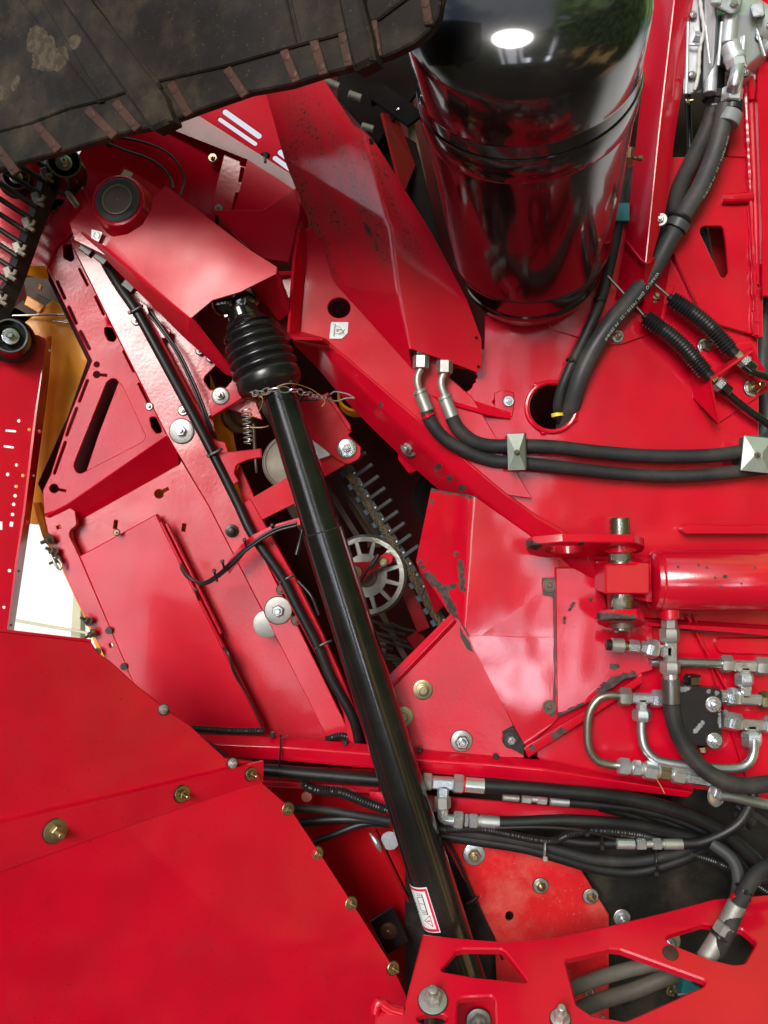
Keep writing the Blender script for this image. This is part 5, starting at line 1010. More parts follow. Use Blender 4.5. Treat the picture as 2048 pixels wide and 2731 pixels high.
# lower beam
g = G()
up = [(535, 1958), (760, 1967), (980, 1985), (1100, 1999), (1300, 2014), (1440, 2026), (1640, 2070), (1850, 2106)]
md = [(575, 1985), (760, 1993), (980, 2010), (1100, 2025), (1300, 2038), (1450, 2052), (1640, 2082), (1846, 2112)]
lo = [(612, 2018), (760, 2028), (985, 2048), (1110, 2060), (1300, 2073), (1450, 2088), (1640, 2104), (1833, 2126)]
n = len(up); g.sheet([(x, y, 8) for x, y in up] + [(x, y, 32) for x, y in md] + [(x, y, 22) for x, y in lo], [[i, i + 1, n + i + 1, n + i] for i in range(n - 1)] + [[n + i, n + i + 1, 2 * n + i + 1, 2 * n + i] for i in range(n - 1)], 4, 4)
lbm = build('lower_cross_beam', g, M_red, None, 'long folded red beam crossing the picture above the hose bundle', 'beam')
g = G(); g.plate([(984, 2110), (1220, 2128), (1700, 2170), (1700, 2200), (1200, 2168), (990, 2160)], -6, 6); g.plate([(690, 2082), (1010, 2100), (1010, 2118), (690, 2096)], -20, 6)
build('second_cross_strip', g, M_peel, None, 'narrow red strip lying behind the hose bundle', 'strip')
# left of shaft things
hose('corrugated_conduit', [(505, 1943, 0), (560, 1946, 0), (620, 1950, 0), (705, 1950, -2)], 9, M_plast, 'black corrugated conduit lying on top of the beam, left end', 'conduit', corr=(4.2, .08))
hose('corrugated_conduit', [(870, 1972, -6), (910, 1962, -4), (950, 1975, -6)], 9, M_plast, 'short arched black conduit on top of the beam next to the shaft', 'conduit', corr=(4.2, .1))
for x, y in ((727, 1960), (920, 1980), (1120, 2000), (1322, 2018)):
    g = G(); g.box(P(x, y, 14), .008, .01, .009); build('tie_stub', g, M_plast, lbm)
g = G(); pl_ = [P(749, 1962, 20), P(748, 1990, 38), P(745, 2040, 30), P(746, 2080, 20)]; g.tube(pl_, .0028, 8, world=True, flat=.5); g.tube([(749, 1970, 34), (772, 1960, 36)], 1.8); build('cable_tie', g, M_plast, lbm)
# black cable down the strip
bc = hose('black_cable', [(270, 680, 30), (292, 722, 20), (320, 768, 14), (363, 831, 14), (422, 937, 14), (506, 1093, 14), (561, 1198, 14), (633, 1342, 14), (672, 1424, 18), (746, 1531, 20), (784, 1603, 20), (847, 1725, 20), (881, 1806, 18), (932, 1898, 16), (950, 1945, 10), (956, 1990, -10)], 12.5, M_rub, 'long black cable tied along the slim rail down the left of the shaft', 'cable')
for x, y, dx in ((362, 826, 14), (572, 1208, 16), (762, 1545, 18), (858, 1720, 22)):
    g = G(); a, b_ = P(x - 16, y + 8, 26), P(x + dx + 6, y - 12, 24); g.bar(a, b_, .0045, .0018); g.box(a, .006, .006, .006); build('cable_tie', g, M_plast, bc)
for k_, off in enumerate((0, 7)):
    hose('thin_lead', [(396 + off, 838 - off, 2), (430 + off, 880, 6), (470 + off, 940, 6), (505 + off, 1010, 6), (533 + off, 1076, 6), (552 + off, 1130, 2), (572 + off * .5, 1168, -20)], 3.6, M_plast, ('left' if k_ == 0 else 'right') + ' strand of the two thin black leads beside the bellows boot', 'cable', 'thin twin leads')
for k_, off in enumerate((0, 8)):
    hose('loop_cable', [(482, 1505 + off, -30), (500, 1535 + off * .6, -20), (540, 1558 - off * .5, -10), (580, 1540 - off, 10), (615, 1508 - off, 26), (660, 1465 - off, 34), (730, 1420 - off, 40), (790, 1402 - off, 44)], 3.8, M_plast, ('lower' if k_ == 0 else 'upper') + ' strand of the thin cable loop across the strip panel', 'cable', 'thin loop cables')
g = G(); g.sheet([(598, 1512, 20), (640, 1456, 26), (672, 1428, 34), (728, 1400, 38), (800, 1380, 42), (804, 1398, 42), (734, 1420, 38), (684, 1448, 34), (654, 1474, 26), (612, 1530, 20)], [[0, 1, 8, 9], [1, 2, 7, 8], [2, 3, 6, 7], [3, 4, 5, 6]], 4); ctb = build('cable_tray', g, M_redc, None, 'small curved red cable tray carrying the loop cables', 'tray')
for x, y in ((655, 1448), (596, 1505), (574, 1530), (728, 1408), (525, 1580)): g = G(); g.bar(P(x - 4, y - 9, 44), P(x + 6, y + 22, 30), .004, .002); g.box(P(x - 3, y - 8, 44), .006, .006, .006); build('cable_tie', g, M_plast, ctb)
for x, y, s_ in ((604, 1742, 1), (620, 1790, 1), (648, 1830, 1), (690, 1925, 1)):
    pass
g = G(); g.tube([(596, 1728, -60), (608, 1740, -52), (616, 1760, -52), (624, 1790, -56), (650, 1840, -62), (690, 1918, -62), (700, 1950, -60)], 4.5); build('door_edge_cable', g, M_plast, None, 'black cable tucked along the lower right edge of the cover sheet', 'cable')
g = G(); g.tube([(795, 1550, 10), (830, 1590, 20), (850, 1640, 20)], 4); g.tube([(790, 1480, -10), (800, 1440, -14), (812, 1390, -20)], 5); build('side_lead', g, M_plast, None, 'thin dark lead peeping out left of the shaft beside the rail', 'cable')

# ================================================================ hose bundle
HB = 30
def fitchain(o, lst, h):
    for q_ in lst: piece(o, q_[0], q_[1], q_[2], q_[3], q_[4], h, q_[5], q_[6] if len(q_) > 6 else M_zincd, q_[0].endswith('nut'), **({'ch': .15} if q_[0].endswith('nut') else {}))
x = hose('bundle_hose', [(700, 2054, HB), (800, 2062, HB), (985, 2078, HB), (1060, 2084, HB)], 17, M_rub, 'thick black hose under the beam left of the shaft'); 
x = hose('bundle_hose', [(1290, 2096, 44), (1400, 2102, 44), (1500, 2111, 44), (1620, 2122, 44), (1740, 2144, 44), (1840, 2176, 42), (1920, 2215, 40), (1990, 2270, 40), (2060, 2345, 40)], 19, M_rub, 'topmost thick black hose of the bundle starting at the upper ferrule')
fitchain(x, [('ferrule', 1238, 2092, 1292, 2097, 20, M_zinc), ('red_ring', 1232, 2091, 1240, 2092, 21, M_redc), ('hose_nut', 1208, 2089, 1236, 2092, 26, M_zinc)], 44)
t1 = empty('bundle_tee_fitting', P(1175, 2090, 40), 'zinc tee fitting right of the shaft at the start of the hose bundle', 'fitting')
fitchain(t1, [('left_nut', 1126, 2084, 1152, 2086, 24)], 42); tee(t1, ((1150, 2086, 1210, 2090), (1182, 2090, 1180, 2126)), 42, 15, M_zinc); fitchain(t1, [('lower_nut', 1180, 2124, 1181, 2156, 22)], 42)
g = G(); g.tube([(1181, 2156, 42), (1182, 2180, 42), (1196, 2186, 42), (1215, 2188, 42)], 15, step=.004); build('elbow', g, M_zinc, t1)
x = hose('bundle_hose', [(1330, 2194, 40), (1400, 2192, 40), (1500, 2188, 40), (1600, 2192, 40), (1700, 2202, 38), (1800, 2222, 36), (1880, 2248, 34), (1960, 2300, 30), (2010, 2360, 30)], 16, M_rub, 'black hose from the lower ferrule running right below the topmost hose')
fitchain(x, [('ferrule', 1280, 2190, 1332, 2194, 17, M_zinc), ('left_nut', 1208, 2186, 1234, 2189, 25, M_zinc), ('collar_nut', 1238, 2188, 1248, 2189, 19, M_zinc), ('right_nut', 1250, 2189, 1274, 2191, 20, M_zinc), ('ring', 1272, 2190, 1284, 2191, 15)], 40)
x = hose('bundle_hose', [(1515, 2138, 26), (1600, 2146, 26), (1700, 2158, 26), (1800, 2184, 26), (1880, 2220, 26), (1950, 2270, 24), (2060, 2380, 20)], 12.5, M_rub, 'thinner black hose from the small upper ferrules, second row of the bundle')
fitchain(x, [('ferrule', 1340, 2126, 1385, 2130, 9, M_zincd), ('left_nut', 1391, 2129, 1417, 2132, 13, M_zincd), ('ring', 1416, 2131, 1434, 2133, 8), ('right_nut', 1432, 2132, 1458, 2135, 13, M_zinc), ('end_ferrule', 1466, 2135, 1518, 2139, 13, M_zinc)], 26)
def bh(pts, r, lbl, m=None, **k): return hose('bundle_hose', pts, r, m or M_rub, lbl, **k)
bh([(1600, 2152, 10), (1700, 2180, 10), (1800, 2220, 10), (1900, 2280, 10), (1990, 2370, 10)], 12, 'black hose running low behind the upper hoses of the bundle')
bh([(1700, 2160, 14), (1800, 2200, 18), (1900, 2262, 20), (1980, 2330, 20), (2060, 2400, 16)], 14, 'glossy black hose between the two upper ferrule hoses')
x = bh([(1165, 2225, 20), (1260, 2240, 20), (1400, 2262, 24), (1500, 2290, 26), (1590, 2316, 26), (1680, 2326, 26), (1760, 2312, 26), (1850, 2280, 22), (1900, 2250, 10)], 15, 'lowest sagging black hose of the bundle')
bh([(1165, 2210, 24), (1300, 2228, 24), (1420, 2248, 28), (1520, 2276, 30), (1600, 2294, 30), (1700, 2296, 30), (1800, 2276, 26), (1890, 2240, 16)], 14, 'sagging black hose just above the lowest of the bundle', M_rubd)
bh([(1500, 2240, 34), (1560, 2248, 36), (1642, 2250, 38)], 13, 'short black hose entering the left ferrule of the small coupling')
x = bh([(1820, 2250, 44), (1870, 2246, 46), (1930, 2222, 48), (1975, 2190, 50), (2002, 2140, 50), (2012, 2095, 46)], 15, 'black hose rising right from the small coupling towards the pipes')
fitchain(x, [('ferrule', 1643, 2250, 1692, 2251, 14, M_zinc), ('left_nut', 1696, 2251, 1722, 2251, 16, M_zinc), ('ring', 1720, 2251, 1740, 2251, 9), ('right_nut', 1739, 2251, 1763, 2251, 16, M_zinc), ('ring', 1762, 2251, 1772, 2251, 10), ('end_ferrule', 1770, 2251, 1822, 2251, 14, M_zincd)], 44)
hose('corrugated_conduit', [(1190, 2212, 44), (1280, 2212, 44), (1360, 2226, 44), (1430, 2240, 44), (1480, 2242, 44), (1530, 2222, 44), (1600, 2216, 44), (1700, 2226, 44), (1760, 2240, 30)], 10, M_plast, 'thin black corrugated conduit woven through the hose bundle', 'conduit', corr=(4, .09))
hose('corrugated_conduit', [(1780, 2262, 20), (1850, 2280, 24), (1920, 2304, 24), (1990, 2340, 24), (2060, 2390, 24)], 11, M_plast, 'black corrugated conduit sloping down at the right edge', 'conduit', corr=(4, .09))
hose('flat_cable', [(1320, 2208, 48), (1450, 2206, 50), (1560, 2216, 50), (1650, 2240, 40)], 5, M_plast, 'slim black cable above the corrugated conduit', 'cable')
g = G(); g.plate([(1530, 2202), (1592, 2202), (1592, 2212), (1530, 2212)], 30, 3); g.plate([(1700, 2155), (1790, 2190), (1795, 2205), (1700, 2175)], 4, 3); build('red_tab', g, M_redc, None, 'small bright red tab glimpsed between the bundled hoses', 'tab')
for (x_, y0, y1, hh_, lb) in ((1454, 2238, 2294, 56, 1), (1566, 2206, 2228, 56, 0), (1606, 2224, 2264, 60, 1), (1750, 2262, 2334, 56, 0)):
    g = G(); g.tube([(x_, y0, hh_ - 14), (x_ - 1, (y0 + y1) / 2, hh_), (x_ + (10 if x_ == 1750 else -3), y1, hh_ - 12)], 4.6, flat=.6); g.box(P(x_, y1 - 3, hh_ - 4), .008, .005, .008)
    build('cable_tie', g, M_zincd if x_ == 1454 else M_plast, bpy.data.objects.get('bundle_hose') if False else x)
# left: conduits behind shaft
g = G(); g.tube([(812, 2075, 6), (818, 2096, 10), (850, 2108, 14), (910, 2114, 16), (970, 2138, 16), (1030, 2160, 10)], 13, 16, corr=(4.4, .09)); build('elbowed_conduit', g, M_plast, None, 'shiny black corrugated conduit curving left of the shaft under the beam', 'conduit')
hose('flat_dark_hose', [(775, 2156, -10), (860, 2160, -6), (940, 2172, -4), (1040, 2190, -8)], 11, M_rubd, 'dull black hose left of the shaft, upper of the lower three', group='dull hoses left of the shaft')
hose('flat_dark_hose', [(800, 2196, -14), (880, 2186, -10), (960, 2186, -8), (1040, 2196, -12)], 13, M_rub, 'dull black hose left of the shaft, middle of the lower three', group='dull hoses left of the shaft')
hose('flat_dark_hose', [(838, 2248, -14), (900, 2222, -8), (960, 2200, -6), (1040, 2192, -10)], 9, M_rub, 'dull black hose left of the shaft, lowest and sloping up right', group='dull hoses left of the shaft')
g = G(); g.lathe(P(818, 2124, -20), FR, [(0, 9), (2, 9)], 20); build('round_washer', g, mk('pinkish_disc', (.5, .2, .16), .4, .6), None, 'small pinkish round disc under the conduit left of the shaft', 'washer')

# ================================================================ lower recess panels
g = G(); g.plate([(640, 2040), (1180, 2060), (1240, 2230), (1300, 2400), (1340, 2760), (1000, 2760), (820, 2300)], [(640, 2040, -70), (1180, 2060, -80), (1100, 2700, -120)], 5)
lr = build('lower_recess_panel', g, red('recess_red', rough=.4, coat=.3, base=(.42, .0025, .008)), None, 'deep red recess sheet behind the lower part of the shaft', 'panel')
g = G(); g.plate([(1048, 2418), (1092, 2512), (1030, 2548), (986, 2458)], -50, 5, rad=2); dm = build('black_square_plate', g, mk('black_satin_plate', (.006, .006, .006), .3, bump=(.0001, 90)), None, 'black square plate turned on its corner with a brown washer', 'plate')
bolt(dm, 1036, 2483, -49, 21, 6, 5, M_yel, wm=M_clip)
g = G(); g.tube([(986, 2222, -30), (1002, 2244, -24), (1016, 2272, -24)], 6, rfun=lambda t: .3 + sin(pi * t)); g.lathe(P(1040, 2240, -40), FR, [(0, 16), (4, 16)], 24); build('bright_tab', g, M_zinc, None, 'small polished tab and disc catching light left of the shaft', 'tab')
g = G(); g.bar(P(1002, 2215, -40), P(1090, 2400, -40), .004, .02); build('recess_rib', g, M_deep, lr)
g = G(); g.plate([(1178, 2236), (1460, 2240), (1548, 2318), (1624, 2440), (1624, 2780), (1330, 2780), (1320, 2500)], [(1178, 2236, -34), (1548, 2318, -30), (1330, 2600, -40)], 5, [circ(1359, 2444, 11, 13)])
lw = build('lower_bolted_panel', g, red('lower_panel_lit_red', base=(.62, .012, .018), rough=.45, coat=.3, fl=1, dustn=.5, dustc=(.62, .16, .13)), None, 'red panel coloured paler for reflected light, with three washered bolts below the hose bundle', 'panel')  # paler base and pink film paint the salmon reflection into the colour
bolt(lw, 1264, 2278, -33, 29, 17, 8, M_yel, wm=M_zinc); bolt(lw, 1442, 2362, -32, 20, 13, 10, M_yel, wm=M_zincd); bolt(lw, 1575, 2390, -31, 20, 13, 10, M_yel, wm=M_zincd); bolt(lw, 1571, 2646, -36, 12, 8, 6, M_yel, wm=M_zinc)
g = G(); g.plate([(1254, 2426), (1268, 2392), (1278, 2390), (1272, 2404), (1262, 2416)], -28, 3); g.tube([(1245, 2412, -26), (1262, 2402, -24), (1272, 2392, -24)], 5); build('cable_anchor', g, M_plast, lw)
g = G(); g.bar(P(1196, 2240, -26), P(1340, 2560, -30), .004, .006); g.tube([(1186, 2236, -20), (1220, 2290, -18), (1260, 2390, -18)], 4); build('panel_edge_wire', g, M_plast, lw)
g = G(); g.plate([(1080, 2040), (2180, 2000), (2180, 2880), (1080, 2880)], [(1500, 2250, -60), (2080, 2250, -54), (2080, 2780, -80)], 5)
bb = build('black_back_plate', g, mk('smeared_black_gloss', (.010, .011, .011), .33, 0, .3, .5, .3, (.0006, 20), .006, var=.5, dustn=.12), None, 'smeared glossy black plate behind the bracket at the lower right', 'plate')
bolt(bb, 1658, 2447, -50, 22, 14, 12, M_zinc); bolt(bb, 1780, 2510, -50, 34, 20, 8, M_zinc, wm=M_zincd); bolt(bb, 1603, 2700, -50, 20, 12, 10, M_zincd); bolt(bb, 1788, 2643, -40, 13, 9, 8, M_yel)
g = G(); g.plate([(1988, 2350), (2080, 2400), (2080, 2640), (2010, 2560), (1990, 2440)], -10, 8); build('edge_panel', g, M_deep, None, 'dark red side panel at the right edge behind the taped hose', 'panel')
M_dusty = mk('dust_coated_rubber', (.10, .09, .075), .7, bump=(.0003, 200), var=.35, dustn=.5, dustc=(.2, .17, .12))
hose('dusty_hose', [(1516, 2640, 10), (1600, 2608, 10), (1700, 2580, 10), (1760, 2572, 10), (1860, 2590, 0)], 19, M_dusty, 'dusty hose seen through the large bracket cut-out, upper one', group='dusty hoses behind the bracket')
hose('dusty_hose', [(1530, 2700, 20), (1600, 2670, 20), (1700, 2638, 20), (1780, 2606, 20), (1840, 2600, 10)], 21, M_dusty, 'dusty hose seen through the large bracket cut-out, lower one', group='dusty hoses behind the bracket')
g = G(); g.box(P(1832, 2612, 20), R(46), .04, R(46), Matrix.Rotation(RAD(10), 3, 'Y')); tq = build('teal_pipe_clamp', g, M_teal, None, 'teal clamp block around the dusty hose behind the bracket', 'clamp')
g = G(); g.bar(P(1800, 2642, 26), P(1850, 2634, 26), .004, .03); build('clamp_plate', g, M_zinc, tq)

# ================================================================ near bracket at the bottom right
HN = 130
PN = [(1128, 2490, 112), (1900, 2490, 122), (1500, 2740, 240)]
M_near = red('bracket_red_paint', rough=.36, fl=None, wave=.003)
outl = [(1128, 2490), (1200, 2498), (1348, 2511), (1475, 2499), (1622, 2468), (1770, 2432), (1905, 2396), (1960, 2392), (2100, 2380), (2100, 2900), (1000, 2900), (1000, 2731), (1002, 2680, 20), (1040, 2672, 10), (1066, 2690), (1076, 2690)]
cuts = [fillet([(1173, 2588), (1216, 2535), (1234, 2530), (1336, 2531), (1350, 2540), (1412, 2620), (1270, 2606)], 6), fillet([(1506, 2558), (1626, 2529), (1654, 2532), (1884, 2615), (1876, 2630), (1669, 2723), (1580, 2708), (1538, 2680)], 12), fillet([(1749, 2501), (1875, 2463), (1980, 2478), (2019, 2512), (1985, 2569), (1955, 2571), (1897, 2558)], 14), circ(1153, 2716, 40, 16), fillet([(1220, 2660), (1320, 2655), (1326, 2800), (1216, 2800)], 16)]
g = G(); g.plate(outl, PN, 14, cuts, bev=2.5); nb = build('cutout_bracket', g, M_near, None, 'heavy red bracket plate with angular cut-outs at the bottom right', 'bracket')
g = G(); g.tube([(1000, 2700, 216), (1010, 2672, 214), (1040, 2690, 214), (1074, 2700, 214)], 14); build('bent_tab', g, M_near, nb)
def nbolt(x, y, rw, rh, m, st=14): return bolt(nb, x, y, hplane(PN, x, y) + 3, rw, rh, st, m, wm=M_zincd, n=plane_of(PN)[1], hexh=14)
nbolt(1154, 2668, 38, 25, M_zincd); nbolt(1494, 2716, 26, 20, M_zincd)
g = G(); g.lathe(P(1788, 2542, hplane(PN, 1788, 2542)), plane_of(PN)[1], [(0, 12.5), (1.5, 12), (3, 8), (3.6, .01)], 28); build('rivet', g, M_clip, nb)
g = G(); g.seg(1146, 2690, 1146, 2780, 120, 15); build('bolt_shank', g, M_rust, nb)
g = G(); g.plate([(1200, 2640), (1345, 2640), (1345, 2860), (1200, 2860)], 105, 6); u_ = build('under_plate', g, M_redc, nb); bolt(u_, 1276, 2722, 110, 32, 22, 10, M_zincd)
# taped hose at the right
th = hose('taped_hose', [(2080, 2300, 100), (2030, 2320, 110), (1990, 2370, 120), (1962, 2430, 130), (1932, 2500, 138), (1895, 2560, 110), (1860, 2610, 70)], 21, M_rubd, 'thick hose with a red tape end and metal ferrule at lower right')
piece(th, 'red_tape', 1976, 2392, 1966, 2412, 122, 24, M_redc); piece(th, 'ferrule', 1966, 2410, 1940, 2462, 130, 25, M_zincd); piece(th, 'nut', 1938, 2464, 1922, 2492, 136, 27, M_zincd, True); piece(th, 'rear_ferrule', 1918, 2500, 1880, 2560, 128, 25, M_zincd); tie(th, 1920, 2496, 134, 27, (-20, 34)); tie(th, 1985, 2372, 121, 23, (-18, 34))
hose('taped_hose', [(1900, 2250, 50), (1950, 2290, 70), (1968, 2340, 84), (1960, 2400, 90), (1930, 2470, 90), (1880, 2540, 70), (1820, 2590, 40)], 16, M_rubg, 'grey hose running just left of the thick taped hose')
hose('taped_hose', [(2080, 2350, 80), (2030, 2345, 84), (1995, 2375, 80), (1990, 2430, 60)], 12, M_rub, 'black hose end curling at the right edge above the bracket')
pipe('steel_pipe', [(1920, 2120, 60), (1960, 2126, 60), (2010, 2138, 58), (2070, 2150, 56)], 14, 'silver pipe leaving at the right edge under the bent hose')
g = G(); g.lathe(P(1908, 2118, 50), Vector((.6, -1, 0)), [(0, 20), (4, 20), (5, 15)], 28); g.seg(1905, 2112, 1925, 2120, 54, 17, True); build('pipe_nut', g, M_zinc, None, 'zinc nut at the start of the short right edge pipe', 'nut')
g = G(); g.tube([(1965, 2150, 20), (1985, 2170, 30), (2000, 2195, 30), (1998, 2205, 20)], 8); g.lathe(P(1985, 2180, 10), FR, [(0, 20), (4, 20)], 28); g.bar(P(1950, 2130, 10), P(2070, 2210, 10), .012, .012); build('dark_end_fitting', g, M_blk, None, 'dark curved fittings in the shade at the right edge', 'fitting')

# ================================================================ big guard, lower left, close to the camera
M_guard = red('guard_red_paint', rough=.38, coat=.32, coatr=.2, wave=.007, fl=.8, var=.14, dirt=(62, .25, P(150, 1880, 220), .11), dustn=.08, dustc=(.35, .06, .05))
GP = [(0, 1690, 345), (700, 2040, 126), (0, 2200, 325)]
g = G(); g.plate([(-120, 1672), (243, 1712), (262, 1742), (292, 1762), (358, 1822), (430, 1882), (505, 1934), (600, 2022), (700, 2036), (620, 2060), (350, 2118), (-120, 2226)], GP, 5, bev=1)
gu = build('upper_guard_panel', g, M_guard, None, 'large blurred red guard panel below the white opening at left', 'guard')
g = G(); h_ = lambda x, y, d=0: hplane(GP, x, y) + d
g.sheet([(-120, 1670, h_(-120, 1670, 2)), (243, 1712, h_(243, 1712, 2)), (236, 1742, h_(236, 1742, -22)), (-120, 1698, h_(-120, 1698, -22))], [[0, 1, 2, 3]], 4); build('folded_lip', g, M_guard, gu)
bolt(gu, 436, 1892, h_(436, 1892, 1), 13, 9, 12, M_zincd, n=Vector((.5, -1, .2)))
bolt(gu, 620, 2036, h_(620, 2036, 4), 13, 9, 12, M_zinc, n=Vector((.5, -1, .3)))
SG = plane_of(GP)[1]
g = G(); lp_ = [(-120, 2226), (350, 2116), (620, 2050), (703, 2030), (702, 2086), (622, 2108), (350, 2200), (-120, 2368)]
ho = [8] * 4 + [6] * 4
g.sheet([(x, y, hplane(GP, x, min(y, 2200)) + o_) for (x, y), o_ in zip(lp_, ho)], [[0, 1, 6, 7], [1, 2, 5, 6], [2, 3, 4, 5]], 5, 1)
gl = build('guard_strap', g, M_guard, None, 'slanted red joining strap with three brassy bolts across the guard', 'strap')
SN = plane_of(GP)[1]; SN = (SN + Vector((.25, 0, 0))).normalized()
bolt(gl, 148, 2216, hplane(GP, 148, 2200) + 8, 33, 19, 13, M_yel, n=SN); bolt(gl, 486, 2117, hplane(GP, 486, 2117) + 8, 23, 13, 11, M_yel, n=SN); bolt(gl, 670, 2064, hplane(GP, 670, 2064) + 8, 18, 11, 10, M_yel, n=SN)
g = G(); Q = [(-120, 2366), (350, 2198), (622, 2106), (695, 2086), (770, 2152), (850, 2272), (938, 2408), (1048, 2580), (1080, 2650), (1150, 2900), (-120, 2900)]
hq = [hplane(GP, x, min(y, 2200)) + 4 for x, y in Q[:4]] + [122, 108, 92, 72, 62, 30, 270]
g.sheet([(x, y, h) for (x, y), h in zip(Q, hq)] + [(640, 2480, 168)], [[0, 1, 11, 10], [1, 2, 3, 4, 5, 11], [5, 6, 7, 11], [7, 8, 9, 10, 11]], 5, 12)
gd = build('lower_guard_panel', g, M_guard, None, 'very large plain red guard panel filling the lower left corner', 'guard', sharp=60)
for x, y in ((768, 2158), (845, 2276), (936, 2410), (1048, 2582)): bolt(gd, x, y, 128 - (y - 2100) * .118, 17, 10, 11, M_yel, n=Vector((.42, -.85, .12)))

# ================================================================ near rubber flap / belt, top left
BP = [(0, 430, 215), (1184, 60, 565), (500, -100, 385)]
edge = [(-160, 500), (0, 450), (60, 430), (170, 402), (310, 358), (395, 340), (452, 322), (520, 296), (660, 246), (770, 226), (850, 200), (940, 177), (1000, 160), (1050, 140), (1105, 112), (1145, 78), (1168, 40), (1184, -60), (1184, -160), (-160, -160)]
g = G(); g.plate(edge, BP, 12, bev=2); belt = build('rubber_belt', g, M_belt, None, 'worn dark rubber conveyor belt hanging over the top left corner', 'belt')
bh_ = lambda x, y: hplane(BP, x, y)
inner = [(-160, 400), (0, 350), (80, 328), (180, 290), (262, 270), (430, 214), (600, 176), (760, 130), (900, 92), (1010, 50), (1090, -10), (1130, -160), (-160, -160)]
g = G(); g.plate([(x, y) for x, y in inner], [(x, y, h + 5) for x, y, h in BP], 4, [fillet([(52, -80), (60, -80), (272, 268), (262, 270), (54, 2)], 0), fillet([(744, -80), (756, -80), (800, 108), (788, 112)], 0)], bev=2); build('inner_face', g, M_belt, belt)
def cleat(pts, up, nm):
    g = G(); n = len(pts); a = [P(x, y, bh_(x, y) + 4) for x, y in pts]; cx_ = sum(p_[0] for p_ in pts) / n; cy_ = sum(p_[1] for p_ in pts) / n
    g.plate(pts, [(x, y, h + up) for x, y, h in BP], up, bev=min(5, up * .45), rad=4); return build(nm, g, M_belt, belt)
cleat([(100, -120), (176, -120), (238, 0), (430, 250), (455, 320), (404, 346), (392, 338), (160, 0)], 22, 'cleat')
cleat([(180, -120), (250, -120), (262, 0), (415, 216), (430, 240), (300, 90)], 12, 'cleat')
cleat([(880, -120), (955, -120), (962, 0), (985, 90), (997, 158), (941, 186), (930, 150), (898, 0)], 22, 'cleat')
for i, (x0, y0, x1, y1) in enumerate(((2, 408, 30, 446), (108, 346, 141, 384), (247, 306, 287, 346), (319, 287, 352, 327), (464, 240, 491, 287), (614, 198, 641, 238), (763, 152, 782, 198), (841, 127, 856, 177), (915, 103, 925, 154), (995, 72, 1003, 127), (1134, 8, 1140, 48))):
    dx, dy = (x1 - x0) * .42, (y1 - y0) * .42; nx, ny = -(y1 - y0), (x1 - x0); L = math.hypot(nx, ny); nx, ny = nx / L * 12, ny / L * 12
    q4 = [(x0 - dx + nx, y0 - dy + ny), (x1 + dx + nx, y1 + dy + ny), (x1 + dx - nx, y1 + dy - ny), (x0 - dx - nx, y0 - dy - ny)]
    g = G(); g.plate(q4, [(x, y, h + 4) for x, y, h in BP], 5, bev=.8, rad=4); cl = build('clip', g, M_clip, belt)
    g = G(); g.plate([(q4[3][0] - nx * .0 - 9, q4[3][1] + 2), (q4[2][0] - 9, q4[2][1] + 2), (q4[2][0] - 20, q4[2][1] + 5), (q4[3][0] - 20, q4[3][1] + 5)], [(x, y, h + 4.5) for x, y, h in BP], 4, bev=.8)
    for (x, y) in ((x0, y0), (x1, y1)):
        g2 = G(); g2.lathe(P(x, y, bh_(x, y) + 4), plane_of(BP)[1], [(-1, 5.4), (.5, 5.2), (1.1, 3.6), (1.2, .01)], 20); build('rivet', g2, M_clip, cl)
g = G(); g.tube([(940, 172, bh_(940, 172) - 8), (1010, 158, bh_(1010, 150) - 8), (1060, 136, bh_(1060, 130) - 8), (1112, 108, bh_(1112, 108) - 8), (1150, 74, bh_(1150, 74) - 8), (1172, 34, bh_(1172, 34) - 8), (1190, -40, bh_(1190, -40) - 8)], 5); build('edge_lip', g, M_clip, belt)

# ================================================================ web chain, rollers at the left
M_web = mk('oily_black_web', (.011, .0095, .009), .5, bump=(.0008, 90), var=.4)
M_fork = mk('grey_forging', (.30, .27, .23), .5, .6, bump=(.0005, 120), var=.3)
web = empty('web_chain', P(60, 620, 60), 'black slatted web chain with small forged forks at the left edge', 'chain')
g = G(); g.sheet([(130, 430, 40), (180, 455, 20), (120, 600, 20), (70, 740, 20), (20, 860, 20), (-60, 960, 20), (-60, 850, 40), (30, 740, 40), (84, 600, 40)], [[0, 1, 2, 8], [8, 2, 3, 7], [7, 3, 4, 6], [6, 4, 5]], 22); build('web_belt', g, M_web, web)
for k_ in range(13):
    x1, y1 = 156 - k_ * 12.4, 452 + k_ * 33; g = G(); g.bar(P(x1 - 160, y1 - 88, 62), P(x1 - 18, y1 + 4, 52), .0085, .012, None, .003); build('slat', g, M_web, web)
    if k_ % 2 == 0:
        fx, fy = x1 - 52, y1 + 6; g = G(); g.box(P(fx + 18, fy + 6, 62), .012, .012, .018, Matrix.Rotation(RAD(-20), 3, 'Y')); g.tube([P(fx + 20, fy + 12, 66), P(fx + 34, fy + 8, 66), P(fx + 38, fy - 2, 66)], .0035, 8, world=True); g.tube([P(fx + 20, fy + 16, 66), P(fx + 32, fy + 22, 66), P(fx + 36, fy + 26, 66)], .0035, 8, world=True); build('fork', g, M_fork, web)
g = G(); g.sheet([(-60, 440, 0), (60, 400, 0), (150, 430, -10), (110, 560, -10), (60, 680, -10), (10, 840, -10), (-60, 860, 0)], [[0, 1, 2, 3, 4, 5, 6]], 4); build('panel_behind_web', g, M_redc, None, 'glossy red sheet glimpsed between the black slats', 'panel')
M_rimg = mk('scuffed_rim', (.16, .18, .20), .35, .2, var=.4)
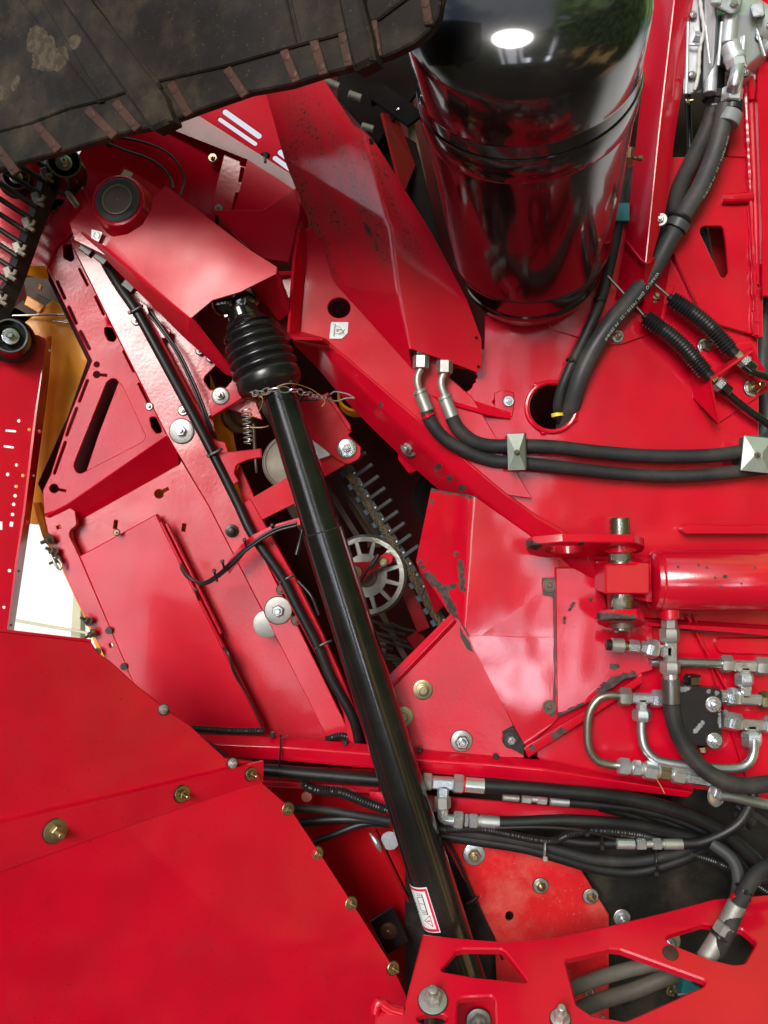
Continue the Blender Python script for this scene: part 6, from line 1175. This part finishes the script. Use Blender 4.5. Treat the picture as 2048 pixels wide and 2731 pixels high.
def roller(x, y, h, r, dep, lbl, tilt=(0.35, -1, .0), dim=False):
    o = empty('idler_roller', P(x, y, h), lbl, 'roller', 'black idler rollers'); t = Vector(tilt).normalized(); k_ = R(1, h) * 1000; p0 = P(x, y, h)
    g = G(); g.lathe(p0, t, [(-dep, r * k_ * 1.38), (-dep + 4, r * k_ * 1.42), (-dep + 7, r * k_ * 1.3), (-dep + 12, r * k_ * 1.16), (-4, r * k_ * .99), (-1.2, r * k_), (0, r * k_ * .97), (-.4, r * k_ * .90), (-22, r * k_ * .84), (-22, r * k_ * .3)], 56); build('drum', g, M_dark if dim else M_blkgl, o)
    g = G(); g.lathe(p0, t, [(-2.4, r * k_ * .985), (-.6, r * k_ * 1.03), (.8, r * k_ * 1.01), (.8, r * k_ * .95), (-.6, r * k_ * .92)], 56, cap=False); build('rim_ring', g, M_dark if dim else M_rimg, o)
    g = G(); g.lathe(p0, t, [(-22, r * k_ * .62), (-6, r * k_ * .58), (-4, r * k_ * .52), (-6, r * k_ * .46)], 40); build('inner_race', g, M_dark if dim else M_blkgl, o)
    g = G(); g.lathe(p0 - t * .008, t, [(0, r * k_ * .52), (2.4, r * k_ * .52), (3, r * k_ * .47), (3, r * k_ * .24)], 32); build('washer', g, M_rust if dim else M_zinc, o)
    g = G(); g.lathe(p0 - t * .006, t, [(0, r * k_ * .24), (9, r * k_ * .24), (11, r * k_ * .2), (12, r * k_ * .14)], 6, .3); build('bolt', g, M_rust if dim else M_zinc, o)
M_blkgl = mk('glossy_roller_black', (.010, .010, .011), .28, 0, .3, .5, .15, (.0001, 150), var=.2)
roller(170, 430, 75, 43, 64, 'upper black idler roller tucked under the rubber belt'); roller(27, 895, 44, 44, 52, 'lower black idler roller standing on the perforated rail')
roller(42, 470, 20, 34, 26, 'black idler roller half hidden behind the slats'); roller(160, 556, -30, 24, 20, 'small dull idler roller left of the gearbox', dim=True)
g = G(); g.seg(178, 510, 208, 552, 20, 8); build('roller_pin', g, M_zincd, None, 'slim grey pin between roller and gearbox', 'pin')
g = G(); g.sheet([(60, 700, -20), (230, 450, -20), (330, 470, -10), (200, 610, -10), (150, 660, -24), (126, 716, -26)], [[0, 1, 2, 3, 4, 5]], 4); g.sheet([(192, 508, 10), (225, 505, 16), (240, 552, 20), (212, 560, 10)], [[0, 1, 2, 3]], 4)
build('gearbox_side_plate', g, M_redc, None, 'shaded red plate between the web chain and the gearbox', 'plate')
g = G(); g.sheet([(70, 708, -14), (122, 714, -14), (128, 746, -30), (64, 732, -30)], [[0, 1, 2, 3]], 4); build('orange_lip', g, M_yelp, None, 'small orange folded lip beside the lowest slats', 'tab')
